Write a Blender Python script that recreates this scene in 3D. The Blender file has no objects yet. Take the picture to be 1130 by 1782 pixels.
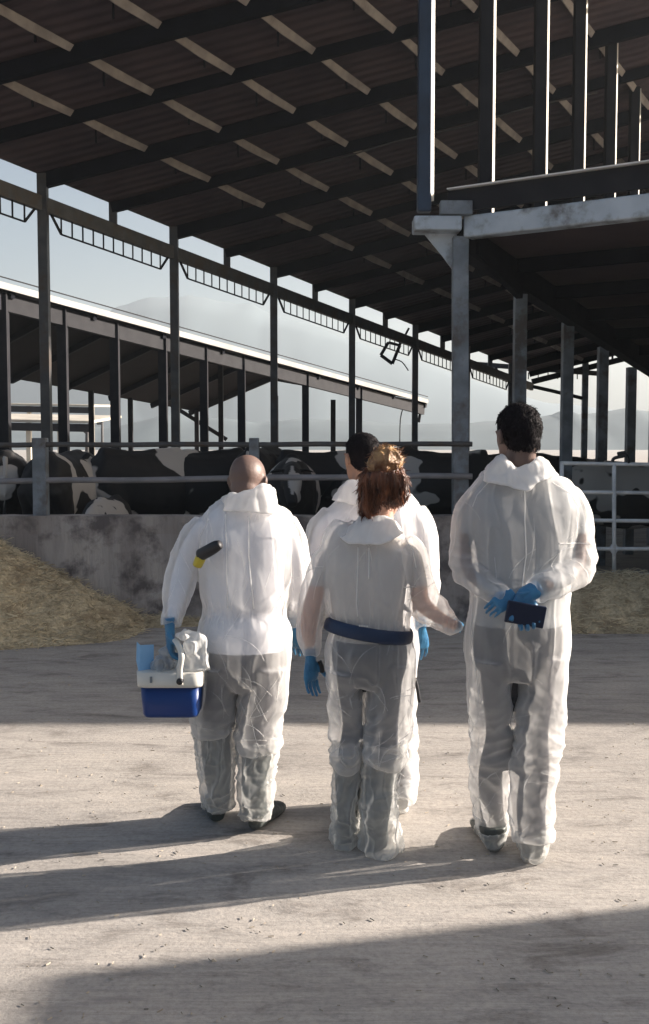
import bpy, bmesh, math, random
import numpy as np
from mathutils import Vector as V, Matrix
random.seed(7)
R = math.radians
scn = bpy.context.scene
COL = scn.collection
# ------------------------------------------------------------------ camera
F = 1800.0; CX, CY, HY = 565.0, 891.0, 775.0; CAMZ = 1.65
PITCH = math.atan((CY-HY)/F)
cd = bpy.data.cameras.new('camera'); cam = bpy.data.objects.new('camera', cd); COL.objects.link(cam)
cam.location = (0, 0, CAMZ); cam.rotation_euler = (math.pi/2-PITCH, 0, 0)
cd.sensor_fit = 'VERTICAL'; cd.sensor_height = 36; cd.lens = 36*F/1782; cd.clip_end = 6000; cd.clip_start = .05
scn.camera = cam
# ------------------------------------------------------------------ light
SUN_EL = R(20.5); SA = R(13.5)          # SA: how far the sun stands ahead of due right
sdir = V((math.cos(SA)*math.cos(SUN_EL), math.sin(SA)*math.cos(SUN_EL), math.sin(SUN_EL)))
sl = bpy.data.lights.new('sun', 'SUN'); so = bpy.data.objects.new('sun', sl); COL.objects.link(so)
sl.energy = 5.0; sl.angle = R(.55); sl.color = (1, .90, .80)
so.rotation_euler = sdir.to_track_quat('Z', 'Y').to_euler()
w = bpy.data.worlds.new('World'); scn.world = w; w.use_nodes = True
nt = w.node_tree; nt.nodes.clear()
sk = nt.nodes.new('ShaderNodeTexSky'); sk.sky_type = 'NISHITA'; sk.sun_disc = False
sk.sun_elevation = SUN_EL; sk.sun_rotation = math.pi/2-SA
sk.air_density = 1.0; sk.dust_density = 5.0; sk.ozone_density = 1.5
bg = nt.nodes.new('ShaderNodeBackground'); bg.inputs[1].default_value = .05
wo = nt.nodes.new('ShaderNodeOutputWorld')
nt.links.new(sk.outputs[0], bg.inputs[0]); nt.links.new(bg.outputs[0], wo.inputs[0])
vs = scn.view_settings; vs.view_transform = 'Standard'; vs.look = 'None'; vs.gamma = 1; vs.exposure = 1.7
try:
    scn.cycles.transparent_max_bounces = 24; scn.cycles.max_bounces = 8
except Exception: pass
# ------------------------------------------------------------------ picking points
FW = V((0, math.cos(PITCH), -math.sin(PITCH))); UP = V((0, math.sin(PITCH), math.cos(PITCH)))
def ray(px, py):
    return FW + V(((px-CX)/F, 0, 0)) + UP*((CY-py)/F)
def P(px, py, Y):
    r = ray(px, py); return V((0, 0, CAMZ)) + r*(Y/r.y)
def G(px, py, z=0.0):
    r = ray(px, py); return V((0, 0, CAMZ)) + r*((z-CAMZ)/r.z)
def DV(px, py):
    r = ray(px, py); return r/r.y
# ------------------------------------------------------------------ noise in numpy
def _h(ix, iy, iz, seed):
    n = (ix*374761393 + iy*668265263 + iz*2147483647 + seed*1274126177) & 0xffffffff
    n = ((n ^ (n >> 13))*1274126177) & 0xffffffff
    n = ((n ^ (n >> 16))*2246822519) & 0xffffffff
    return ((n ^ (n >> 15)) & 0xffff)/65535.0
def vn(p, seed=0):
    i = np.floor(p).astype(np.int64); f = p-i; u = f*f*f*(f*(f*6-15)+10)
    x, y, z = i[:, 0], i[:, 1], i[:, 2]; ux, uy, uz = u[:, 0], u[:, 1], u[:, 2]
    def c(a, b, d): return _h(x+a, y+b, z+d, seed)
    l = lambda a, b, t: a+(b-a)*t
    return 2*l(l(l(c(0,0,0), c(1,0,0), ux), l(c(0,1,0), c(1,1,0), ux), uy),
             l(l(c(0,0,1), c(1,0,1), ux), l(c(0,1,1), c(1,1,1), ux), uy), uz)-1
def fbm(p, oct=3, seed=0):
    s = 0; a = 1.; t = 0
    for k in range(oct):
        s = s+a*vn(p*(2.03**k)+k*7.3, seed+k); t += a; a *= .5
    return s/t
def ridge(p, seed=0, sharp=2.0):
    return np.clip(1-np.abs(vn(p, seed)+.35*vn(p*2.1, seed+5)), 0, 1)**sharp
def worley(p, seed=0):
    i = np.floor(p).astype(np.int64); f1 = np.full(len(p), 9.); f2 = np.full(len(p), 9.)
    for a in (-1, 0, 1):
        for b in (-1, 0, 1):
            for c in (-1, 0, 1):
                x, y, z = i[:, 0]+a, i[:, 1]+b, i[:, 2]+c
                d = (x+_h(x, y, z, seed)-p[:, 0])**2+(y+_h(x, y, z, seed+1)-p[:, 1])**2+(z+_h(x, y, z, seed+2)-p[:, 2])**2
                f2 = np.minimum(f2, np.maximum(f1, d)); f1 = np.minimum(f1, d)
    return np.sqrt(f1), np.sqrt(f2)
def crumple(p, seed=0):      # crisp creases between soft hollows
    a, b = worley(p, seed); return a-.25*np.clip(b-a, 0, .5)
# ------------------------------------------------------------------ materials
def new_mat(name):
    m = bpy.data.materials.new(name); m.use_nodes = True
    return m, m.node_tree, m.node_tree.nodes['Principled BSDF']
def mat(name, c1, c2=None, scale=6., rough=.7, bump=.0, bscale=60., metal=0., detail=6., stretch=(1,1,1), c3=None, s3=1.5, spec=.4, lo=.35, hi=.65):
    m, t, b = new_mat(name); N = t.nodes; L = t.links
    b.inputs['Roughness'].default_value = rough; b.inputs['Metallic'].default_value = metal
    b.inputs['Specular IOR Level'].default_value = spec
    tc = N.new('ShaderNodeTexCoord'); mp = N.new('ShaderNodeMapping'); mp.inputs['Scale'].default_value = stretch
    L.new(tc.outputs['Object'], mp.inputs[0])
    c2 = c2 or tuple(x*.72 for x in c1)
    n = N.new('ShaderNodeTexNoise'); n.inputs['Scale'].default_value = scale; n.inputs['Detail'].default_value = detail
    L.new(mp.outputs[0], n.inputs[0])
    cr = N.new('ShaderNodeValToRGB'); cr.color_ramp.elements[0].position = lo; cr.color_ramp.elements[1].position = hi
    cr.color_ramp.elements[0].color = (*c2, 1); cr.color_ramp.elements[1].color = (*c1, 1)
    L.new(n.outputs[0], cr.inputs[0]); out = cr.outputs[0]
    if c3:
        n3 = N.new('ShaderNodeTexNoise'); n3.inputs['Scale'].default_value = s3; n3.inputs['Detail'].default_value = 8; n3.inputs['Roughness'].default_value = .65
        L.new(tc.outputs['Object'], n3.inputs[0])
        r3 = N.new('ShaderNodeValToRGB'); r3.color_ramp.elements[0].position = .48; r3.color_ramp.elements[1].position = .62
        L.new(n3.outputs[0], r3.inputs[0])
        mx = N.new('ShaderNodeMixRGB'); mx.inputs[2].default_value = (*c3, 1)
        L.new(r3.outputs[0], mx.inputs[0]); L.new(out, mx.inputs[1]); out = mx.outputs[0]
    L.new(out, b.inputs['Base Color'])
    if bump:
        nb = N.new('ShaderNodeTexNoise'); nb.inputs['Scale'].default_value = bscale; nb.inputs['Detail'].default_value = 6
        L.new(mp.outputs[0], nb.inputs[0])
        bp = N.new('ShaderNodeBump'); bp.inputs['Strength'].default_value = bump; bp.inputs['Distance'].default_value = .02
        L.new(nb.outputs[0], bp.inputs['Height']); L.new(bp.outputs[0], b.inputs['Normal'])
    return m
def cloth_mat(name, col, transp, transl, rough=.6, bump=.35, bs=22):
    m, t, b = new_mat(name); N = t.nodes; L = t.links
    b.inputs['Base Color'].default_value = (*col, 1); b.inputs['Roughness'].default_value = rough
    b.inputs['Specular IOR Level'].default_value = .35
    tc = N.new('ShaderNodeTexCoord')
    mp = N.new('ShaderNodeMapping'); mp.inputs['Scale'].default_value = (1.3, 1.3, .55); L.new(tc.outputs['Object'], mp.inputs[0])
    nw = N.new('ShaderNodeTexNoise'); nw.inputs['Scale'].default_value = 5; nw.inputs['Detail'].default_value = 3; L.new(tc.outputs['Object'], nw.inputs[0])
    va = N.new('ShaderNodeVectorMath'); va.operation = 'MULTIPLY_ADD'; va.inputs[1].default_value = (.25, .25, .25); L.new(nw.outputs['Color'], va.inputs[0]); L.new(mp.outputs[0], va.inputs[2])
    n1 = N.new('ShaderNodeTexVoronoi'); n1.inputs['Scale'].default_value = bs; n1.inputs['Detail'].default_value = 1.5; n1.feature = 'F1'
    L.new(va.outputs[0], n1.inputs['Vector'])
    bp = N.new('ShaderNodeBump'); bp.inputs['Strength'].default_value = bump; bp.inputs['Distance'].default_value = .006
    L.new(n1.outputs[0], bp.inputs['Height']); L.new(bp.outputs[0], b.inputs['Normal'])
    tl = N.new('ShaderNodeBsdfTranslucent'); tl.inputs[0].default_value = (*[min(1, x*1.05) for x in col], 1); L.new(bp.outputs[0], tl.inputs['Normal'])
    tr = N.new('ShaderNodeBsdfTransparent')
    m1 = N.new('ShaderNodeMixShader'); m1.inputs[0].default_value = transl; L.new(b.outputs[0], m1.inputs[1]); L.new(tl.outputs[0], m1.inputs[2])
    # thin sheet: the more slanting the view, the less one sees through
    lw = N.new('ShaderNodeLayerWeight'); lw.inputs[0].default_value = .35
    mr = N.new('ShaderNodeMapRange'); mr.inputs['From Min'].default_value = 0; mr.inputs['From Max'].default_value = .8
    mr.inputs['To Min'].default_value = transp; mr.inputs['To Max'].default_value = transp*.15
    L.new(lw.outputs['Facing'], mr.inputs['Value'])
    m2 = N.new('ShaderNodeMixShader'); L.new(mr.outputs[0], m2.inputs[0]); L.new(m1.outputs[0], m2.inputs[1]); L.new(tr.outputs[0], m2.inputs[2])
    L.new(m2.outputs[0], N['Material Output'].inputs[0])
    return m
M = {}
M['suit'] = cloth_mat('coverall_cloth', (0.88, .87, .86), .71, .45, bump=.5, bs=14)
M['suit_fold'] = cloth_mat('folded_coverall_cloth', (.90, .89, .88), .30, .5, bump=.4, bs=16)
M['cover'] = cloth_mat('boot_cover_film', (.80, .80, .78), .66, .45, rough=.3, bump=.6, bs=16)
M['cover_dense'] = cloth_mat('dense_cover_cloth', (.80, .80, .79), .22, .4, bump=.5)
M['bagfilm'] = cloth_mat('clear_bag_film', (.6, .62, .64), .55, .3, rough=.08, bump=.9, bs=30)
M['edge_glint'] = cloth_mat('translucent_sun_glint', (.9, .88, .84), 0.0, .8, bump=0)  # for added strips that stand in for sun glints on edges
M['dark_steel'] = mat('dark_painted_steel', (.020, .020, .024), (.012, .012, .016), 4, .7, .1, spec=.2)
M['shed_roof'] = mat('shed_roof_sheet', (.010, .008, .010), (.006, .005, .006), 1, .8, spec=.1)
M['grey_steel'] = mat('grey_steel', (.085, .085, .085), (.055, .055, .058), 5, .55, .2, 30, c3=(.07, .055, .045), s3=3)
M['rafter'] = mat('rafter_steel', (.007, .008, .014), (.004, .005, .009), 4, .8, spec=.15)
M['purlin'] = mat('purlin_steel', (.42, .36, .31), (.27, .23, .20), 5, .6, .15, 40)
M['fascia'] = mat('galvanised_fascia', (.55, .55, .53), (.42, .42, .41), 2, .45, .1)
M['gutter'] = mat('pale_blue_gutter_paint', (.52, .58, .64), (.40, .46, .52), 3, .5, .2, 20, c3=(.16, .16, .16), s3=2.5)
M['column'] = mat('weathered_column_paint', (.22, .25, .28), (.13, .15, .17), 5, .6, .25, 25, c3=(.10, .09, .085), s3=3)
M['edge_logo_white'] = mat('sunlit_edge_and_logo_white', (.75, .73, .7), (.6, .58, .55), 3, .5)  # sunlight painted on the canopy edge; also the belt logo
M['bluepipe'] = mat('dark_blue_pipe', (.03, .05, .085), (.02, .03, .05), 3, .4)
M['concrete'] = mat('stained_wall_concrete', (.46, .41, .37), (.27, .235, .215), 2.2, .9, .7, 14, c3=(.13, .11, .105), s3=2.6, stretch=(1.6, 1, .30))
M['block'] = mat('shade_block_face', (.30, .29, .27), (.22, .21, .2), 2, .9, .3, 20)
M['hill_far'] = mat('far_hill', (.085, .115, .13), (.075, .10, .115), .01, 1)
M['hill_near'] = mat('near_ridge', (.09, .115, .125), (.07, .09, .10), .05, 1)
M['boot'] = mat('grey_rubber_boot', (.085, .095, .09), (.05, .058, .055), 9, .5, .2, 30)
M['sole'] = mat('muddy_sole', (.16, .11, .07), (.06, .045, .035), 12, .9, .5, 40)
M['glove'] = mat('blue_nitrile_glove', (.05, .20, .36), (.035, .15, .29), 20, .35, .15, 60)
M['belt'] = mat('navy_belt', (.012, .03, .075), (.01, .022, .055), 10, .5, .1)
M['phone'] = mat('navy_phone_case', (.006, .012, .04), (.004, .01, .03), 10, .35)
M['black'] = mat('black_plastic', (.02, .02, .024), (.012, .012, .015), 10, .5)
M['yellow'] = mat('yellow_plastic', (.55, .45, .05), (.45, .35, .04), 10, .4)
M['cool_blue'] = mat('blue_cooler_plastic', (.006, .04, .19), (.005, .035, .16), 4, .35, .05)
M['cool_white'] = mat('white_cooler_plastic', (.72, .70, .64), (.62, .6, .54), 6, .4, .05)
M['flap'] = mat('pale_blue_card', (.25, .47, .72), (.22, .43, .68), 4, .5)
M['shirt'] = mat('white_inner_shirt', (.82, .82, .86), (.74, .74, .78), 8, .8)
M['shirt_beige'] = mat('beige_inner_shirt', (.60, .56, .52), (.52, .48, .45), 8, .8)
M['shirt_grey'] = mat('grey_inner_shirt', (.33, .34, .35), (.27, .28, .29), 8, .8)
M['trouser'] = mat('dark_grey_trousers', (.035, .035, .042), (.022, .022, .03), 8, .9)
M['trouser_pale'] = mat('grey_trousers', (.085, .08, .085), (.06, .058, .062), 8, .9)
def skin_mat(name, c):
    m = mat(name, c, tuple(x*.85 for x in c), 14, .5, .1, 120)
    b = m.node_tree.nodes['Principled BSDF']; b.inputs['Subsurface Weight'].default_value = .12
    b.inputs['Subsurface Radius'].default_value = (.02, .008, .004); return m
M['skin_dark'] = skin_mat('brown_skin', (.16, .105, .088))
M['skin_mid'] = skin_mat('tan_skin', (.40, .22, .15))
M['skin_light'] = skin_mat('light_skin', (.58, .34, .25))
M['hair_black'] = mat('black_hair', (.012, .009, .011), (.005, .004, .005), 60, .75, .4, 120, stretch=(1, 1, .3), spec=.1)
M['hair_brown'] = mat('auburn_hair', (.20, .065, .025), (.045, .014, .007), 40, .38, .5, 90, stretch=(1, 1, .2))
M['scrunchie'] = mat('golden_hair_wrap', (.42, .25, .11), (.15, .065, .03), 25, .45, .5, 60)
M['hay'] = mat('chopped_hay', (.70, .58, .38), (.44, .355, .23), 34, .95, .8, 80, c3=(.33, .255, .16), s3=5)
M['straw'] = mat('straw_blades', (.68, .57, .38), (.38, .3, .19), 3, .8)
M['debris'] = mat('yard_litter', (.42, .36, .28), (.12, .10, .08), 2.5, .9, lo=.25, hi=.45)
M['tan_metal'] = mat('pale_distant_metal', (.6, .55, .45), (.45, .4, .33), .6, .5)
# roof sheeting: corrugated by a wave bump
def roof_mat():
    m = mat('brown_roof_sheet', (.105, .073, .074), (.062, .044, .050), 1.2, .7, 0)
    N = m.node_tree.nodes; L = m.node_tree.links; b = N['Principled BSDF']
    uv = N.new('ShaderNodeUVMap'); wv = N.new('ShaderNodeTexWave'); wv.inputs['Scale'].default_value = 1.6; wv.bands_direction = 'X'
    L.new(uv.outputs[0], wv.inputs[0])
    bp = N.new('ShaderNodeBump'); bp.inputs['Strength'].default_value = .55; bp.inputs['Distance'].default_value = .03
    L.new(wv.outputs[0], bp.inputs['Height']); L.new(bp.outputs[0], b.inputs['Normal']); return m
M['roof'] = roof_mat()
def ground_mat():
    m, t, b = new_mat('dusty_yard_concrete'); N = t.nodes; L = t.links
    b.inputs['Roughness'].default_value = .9; b.inputs['Specular IOR Level'].default_value = .25
    tc = N.new('ShaderNodeTexCoord')
    def noise(sc, det=6, rg=.6, st=(1, 1, 1), dist=0):
        mp = N.new('ShaderNodeMapping'); mp.inputs['Scale'].default_value = st; L.new(tc.outputs['Object'], mp.inputs[0])
        n = N.new('ShaderNodeTexNoise'); n.inputs['Scale'].default_value = sc; n.inputs['Detail'].default_value = det
        n.inputs['Roughness'].default_value = rg; n.inputs['Distortion'].default_value = dist; L.new(mp.outputs[0], n.inputs[0]); return n.outputs[0]
    def ramp(src, stops):
        r = N.new('ShaderNodeValToRGB'); e = r.color_ramp.elements
        while len(e) < len(stops): e.new(.5)
        for k, (p, c) in enumerate(stops): e[k].position = p; e[k].color = (*c, 1)
        L.new(src, r.inputs[0]); return r.outputs[0]
    def mix(f, a, c, mode='MIX', fac=None):
        x = N.new('ShaderNodeMixRGB'); x.blend_type = mode
        if fac is not None: x.inputs[0].default_value = fac
        else: L.new(f, x.inputs[0])
        L.new(a, x.inputs[1]); L.new(c, x.inputs[2]); return x.outputs[0]
    big = ramp(noise(.55, 5, .6, (.6, 1.4, 1), .4), [(.3, (.335, .31, .285)), (.5, (.405, .375, .345)), (.7, (.465, .43, .39))])
    mid = ramp(noise(3.5, 9, .72, (.55, 1.3, 1), .6), [(.33, (.40, .38, .37)), (.47, (.90, .90, .90)), (.68, (1.12, 1.1, 1.08))])
    fine = ramp(noise(42, 6, .75), [(.32, (.62, .61, .6)), (.5, (1, 1, 1)), (.7, (1.28, 1.25, 1.2))])
    c = mix(None, big, mid, 'MULTIPLY', .85); c = mix(None, c, fine, 'MULTIPLY', .6)
    # pale scuffs, dark spills
    sc = ramp(noise(7, 10, .8, (.35, 2.2, 1), 1.5), [(.58, (0, 0, 0)), (.68, (1, 1, 1))])
    pale = N.new('ShaderNodeRGB'); pale.outputs[0].default_value = (.56, .52, .46, 1)
    f2 = N.new('ShaderNodeMath'); f2.operation = 'MULTIPLY'; f2.inputs[1].default_value = .5; L.new(sc, f2.inputs[0])
    c = mix(f2.outputs[0], c, pale.outputs[0])
    sp = ramp(noise(1.7, 8, .7, (1, 2.0, 1), .8), [(.56, (0, 0, 0)), (.66, (1, 1, 1))])
    dk = N.new('ShaderNodeRGB'); dk.outputs[0].default_value = (.21, .195, .185, 1)
    f3 = N.new('ShaderNodeMath'); f3.operation = 'MULTIPLY'; f3.inputs[1].default_value = .45; L.new(sp, f3.inputs[0])
    c = mix(f3.outputs[0], c, dk.outputs[0])
    dr = ramp(noise(2.2, 10, .82, (.12, 3.2, 1), 2.2), [(.50, (0, 0, 0)), (.535, (1, 1, 1)), (.56, (0, 0, 0))])
    dkk = N.new('ShaderNodeRGB'); dkk.outputs[0].default_value = (.17, .155, .14, 1)
    f4 = N.new('ShaderNodeMath'); f4.operation = 'MULTIPLY'; f4.inputs[1].default_value = .35; L.new(dr, f4.inputs[0]); c = mix(f4.outputs[0], c, dkk.outputs[0])
    L.new(c, b.inputs['Base Color'])
    ad = N.new('ShaderNodeMath'); ad.operation = 'ADD'; L.new(noise(5, 9, .7, (.7, 1.5, 1), .5), ad.inputs[0]); 
    q = N.new('ShaderNodeMath'); q.operation = 'MULTIPLY'; q.inputs[1].default_value = .35; L.new(noise(55, 5, .7), q.inputs[0]); L.new(q.outputs[0], ad.inputs[1])
    bp = N.new('ShaderNodeBump'); bp.inputs['Strength'].default_value = .45; bp.inputs['Distance'].default_value = .016
    L.new(ad.outputs[0], bp.inputs['Height']); L.new(bp.outputs[0], b.inputs['Normal']); return m
M['ground'] = ground_mat()
def cow_mat(name, off, thr, sc=1.55, belly=0.0):
    m, t, b = new_mat(name); N = t.nodes; L = t.links; b.inputs['Roughness'].default_value = .75
    tc = N.new('ShaderNodeTexCoord'); mp = N.new('ShaderNodeMapping'); mp.inputs['Location'].default_value = off
    L.new(tc.outputs['Object'], mp.inputs[0])
    n = N.new('ShaderNodeTexNoise'); n.inputs['Scale'].default_value = sc; n.inputs['Detail'].default_value = 2.5; L.new(mp.outputs[0], n.inputs[0])
    r = N.new('ShaderNodeValToRGB'); r.color_ramp.elements[0].position = thr; r.color_ramp.elements[1].position = thr+.012
    r.color_ramp.elements[0].color = (.012, .011, .012, 1); r.color_ramp.elements[1].color = (.5, .46, .42, 1)
    L.new(n.outputs[0], r.inputs[0])
    at = N.new('ShaderNodeAttribute'); at.attribute_name = 'white'
    mx = N.new('ShaderNodeMixRGB'); mx.inputs[2].default_value = (.48, .44, .4, 1); L.new(at.outputs['Fac'], mx.inputs[0]); L.new(r.outputs[0], mx.inputs[1])
    L.new(mx.outputs[0], b.inputs['Base Color']); return m
# ------------------------------------------------------------------ mesh building
class MB:
    def __init__(s): s.v = []; s.f = []; s.uv = None
    def add(s, vs_, fs_):
        o = len(s.v); s.v += [tuple(x) for x in vs_]; s.f += [tuple(i+o for i in f) for f in fs_]; return s
    def hexa(s, c):   # 8 corners: bottom 4 then top 4
        return s.add(c, [(3,2,1,0), (4,5,6,7), (0,1,5,4), (1,2,6,5), (2,3,7,6), (3,0,4,7)])
    def box(s, x0, y0, z0, x1, y1, z1):
        return s.hexa([(x0,y0,z0),(x1,y0,z0),(x1,y1,z0),(x0,y1,z0),(x0,y0,z1),(x1,y0,z1),(x1,y1,z1),(x0,y1,z1)])
    def bar(s, a, b, w_, h_, up=V((0, 0, 1)), cut=True):  # w_ sideways, h_ along up
        a = V(a); b = V(b); t = (b-a).normalized(); side = t.cross(up).normalized(); u = side.cross(t).normalized()
        c = []
        for q in (a, b): c += [q-side*w_/2-u*h_/2, q+side*w_/2-u*h_/2, q+side*w_/2+u*h_/2, q-side*w_/2+u*h_/2]
        return s.add(c, [(3,2,1,0), (4,5,6,7), (0,1,5,4), (1,2,6,5), (2,3,7,6), (3,0,4,7)])
    def vbar(s, base, z1, w_, d_=None, z0=None, ang=0., lean=(0, 0)):   # upright
        d_ = d_ or w_; x, y = base[0], base[1]; z0 = base[2] if z0 is None else z0
        c = []
        for z, lx in ((z0, (0, 0)), (z1, lean)):
            for sx, sy in ((-1,-1),(1,-1),(1,1),(-1,1)):
                ox, oy = sx*w_/2, sy*d_/2
                c.append((x+lx[0]+ox*math.cos(ang)-oy*math.sin(ang), y+lx[1]+ox*math.sin(ang)+oy*math.cos(ang), z))
        return s.hexa(c)
    def quad(s, a, b, c, d): return s.add([a, b, c, d], [(0,1,2,3)])
    def loft(s, rings, n=20, closed=False, sub=4, side0=V((1, 0, 0))):
        """rings: (point, rx, ry) -> closed tube, smooth through the rings"""
        pts = [V(r[0]) for r in rings]; rx = [r[1] for r in rings]; ry = [r[2] for r in rings]
        m = len(pts); P_, X_, Y_ = [], [], []
        def cr(a, b, c, d, t): return .5*((2*b)+(c-a)*t+(2*a-5*b+4*c-d)*t*t+(3*b-a-3*c+d)*t*t*t)
        segs = m if closed else m-1
        for i in range(segs):
            if closed: ii = [(i-1) % m, i, (i+1) % m, (i+2) % m]
            else: ii = [max(i-1, 0), i, i+1, min(i+2, m-1)]
            for k in range(sub):
                t = k/sub
                P_.append(cr(*[pts[j] for j in ii], t)); X_.append(max(.001, cr(*[rx[j] for j in ii], t))); Y_.append(max(.001, cr(*[ry[j] for j in ii], t)))
        if not closed: P_.append(pts[-1]); X_.append(rx[-1]); Y_.append(ry[-1])
        k = len(P_); o = len(s.v); prev = None
        for i in range(k):
            if closed: t = P_[(i+1) % k]-P_[i-1]
            else: t = P_[min(i+1, k-1)]-P_[max(i-1, 0)]
            t = t.normalized() if t.length > 1e-9 else V((0, 0, 1))
            sd = side0 if prev is None else prev
            sd = sd-t*sd.dot(t)
            if sd.length < .15:
                sd = V((0, 1, 0)); sd = sd-t*sd.dot(t)
            sd.normalize(); prev = sd if abs(side0.dot(t)) > .8 or closed else None
            if prev is None and abs(side0.dot(t)) <= .8: pass
            u = t.cross(sd)
            for j in range(n):
                a = 2*math.pi*j/n; q = P_[i]+sd*(math.cos(a)*X_[i])+u*(math.sin(a)*Y_[i]); s.v.append(tuple(q))
        for i in range(k if closed else k-1):
            a = o+i*n; b = o+((i+1) % k)*n
            for j in range(n): s.f.append((a+j, a+(j+1) % n, b+(j+1) % n, b+j))
        if not closed:
            for base, rev, i in ((o, True, 0), (o+(k-1)*n, False, k-1)):
                c = len(s.v); s.v.append(tuple(P_[i]))
                for j in range(n):
                    f = (base+j, base+(j+1) % n, c); s.f.append(f[::-1] if rev else f)
        return s
    def tube(s, pts, r, n=8, sub=3):
        return s.loft([(p, r if not isinstance(r, (list, tuple)) else r[i], r if not isinstance(r, (list, tuple)) else r[i]) for i, p in enumerate(pts)], n=n, sub=sub)
    def ell(s, c, rx, ry, rz, nu=20, nv=12, rot=None):
        o = len(s.v); c = V(c)
        for i in range(nv+1):
            th = math.pi*i/nv
            for j in range(nu):
                ph = 2*math.pi*j/nu
                q = V((rx*math.sin(th)*math.cos(ph), ry*math.sin(th)*math.sin(ph), rz*math.cos(th)))
                if rot: q = rot @ q
                s.v.append(tuple(c+q))
        for i in range(nv):
            for j in range(nu):
                s.f.append((o+i*nu+j, o+(i+1)*nu+j, o+(i+1)*nu+(j+1) % nu, o+i*nu+(j+1) % nu))
        return s
    def mesh(s, name):
        me = bpy.data.meshes.new(name); me.from_pydata(s.v, [], s.f); me.update(); return me
    def build(s, name, m, parent=None, smooth=False, bevel=0.):
        me = s.mesh(name)
        if bevel:
            bm = bmesh.new(); bm.from_mesh(me)
            bmesh.ops.bevel(bm, geom=list(bm.edges), offset=bevel, segments=3, profile=.5, affect='EDGES')
            bm.to_mesh(me); bm.free()
        return link(name, me, m, parent, smooth)
def link(name, me, m, parent=None, smooth=False):
    if m:
        for x in (m if isinstance(m, (list, tuple)) else [m]): me.materials.append(x)
    if smooth: me.polygons.foreach_set('use_smooth', [True]*len(me.polygons))
    o = bpy.data.objects.new(name, me); COL.objects.link(o)
    if parent: o.parent = parent
    return o
def thing(name, label, cat, loc=(0, 0, 0), group=None, rz=0.):
    o = bpy.data.objects.new(name, None); COL.objects.link(o); o.location = loc; o.rotation_euler = (0, 0, rz); o.empty_display_size = .2
    o['label'] = label; o['category'] = cat
    if group: o['group'] = group
    ROOTS.append(o); return o
ROOTS = []
def tag(o, label, cat=None, group=None, kind=None):
    o['label'] = label
    if cat: o['category'] = cat
    if group: o['group'] = group
    if kind: o['kind'] = kind
    return o
def struct(o, label=None):
    o['kind'] = 'structure'
    if label: o['label'] = label
    return o
def local(root):   # keep world geometry while the root stands at the thing's base
    inv = V(root.location)
    for ch in root.children:
        for v in ch.data.vertices: v.co -= inv
def shift_children(root):
    loc = V(root.location); seen = set()
    def rec(o):
        for c in o.children:
            if c.type == 'MESH' and c.data.name not in seen:
                seen.add(c.data.name)
                n = len(c.data.vertices); a = np.empty(n*3, dtype=np.float64); c.data.vertices.foreach_get('co', a)
                a = (a.reshape(-1, 3)-np.array(loc)).ravel(); c.data.vertices.foreach_set('co', a); c.data.update()
            rec(c)
    rec(root)
def remesh(mb, voxel, smooth_it=2):
    me = mb.mesh('tmp'); o = bpy.data.objects.new('tmp', me); COL.objects.link(o)
    md = o.modifiers.new('r', 'REMESH'); md.mode = 'VOXEL'; md.voxel_size = voxel; md.adaptivity = 0
    dg = bpy.context.evaluated_depsgraph_get(); dg.update()
    out = bpy.data.meshes.new_from_object(o.evaluated_get(dg)); bpy.data.objects.remove(o); bpy.data.meshes.remove(me)
    co = get_co(out); ed = np.empty(len(out.edges)*2, dtype=np.int64); out.edges.foreach_get('vertices', ed); ed = ed.reshape(-1, 2)
    co = lap(co, ed, smooth_it); set_co(out, co)
    out.materials.clear(); return out
def get_co(me):
    a = np.empty(len(me.vertices)*3); me.vertices.foreach_get('co', a); return a.reshape(-1, 3)
def set_co(me, a): me.vertices.foreach_set('co', a.ravel()); me.update()
def get_no(me):
    a = np.empty(len(me.vertices)*3); me.vertices.foreach_get('normal', a); return a.reshape(-1, 3)
def lap(co, ed, it):
    n = len(co); deg = np.bincount(ed.ravel(), minlength=n).astype(float)[:, None]; deg[deg == 0] = 1
    for k in range(it):
        s = np.zeros_like(co)
        for a in range(3):
            s[:, a] = np.bincount(ed[:, 0], co[ed[:, 1], a], n)+np.bincount(ed[:, 1], co[ed[:, 0], a], n)
        co = co*.35+(s/deg)*.65
    return co
# ================================================================== SETTING
g = MB(); g.quad((-620, -60, 0), (620, -60, 0), (620, 1150, 0), (-620, 1150, 0))
struct(g.build('ground', M['ground']))
hz = MB(); hz.box(-640, -70, -1.0, 640, 1170, 136); hm = bpy.data.materials.new('haze_air'); hm.use_nodes = True
hm.node_tree.nodes.remove(hm.node_tree.nodes['Principled BSDF']); pv = hm.node_tree.nodes.new('ShaderNodeVolumePrincipled')
pv.inputs['Color'].default_value = (.82, .92, 1, 1); pv.inputs['Density'].default_value = .00058; pv.inputs['Anisotropy'].default_value = .25
hm.node_tree.links.new(pv.outputs[0], hm.node_tree.nodes['Material Output'].inputs['Volume'])
tag(hz.build('haze', hm), 'pale morning haze filling the air towards the hills', kind='stuff')
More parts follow.
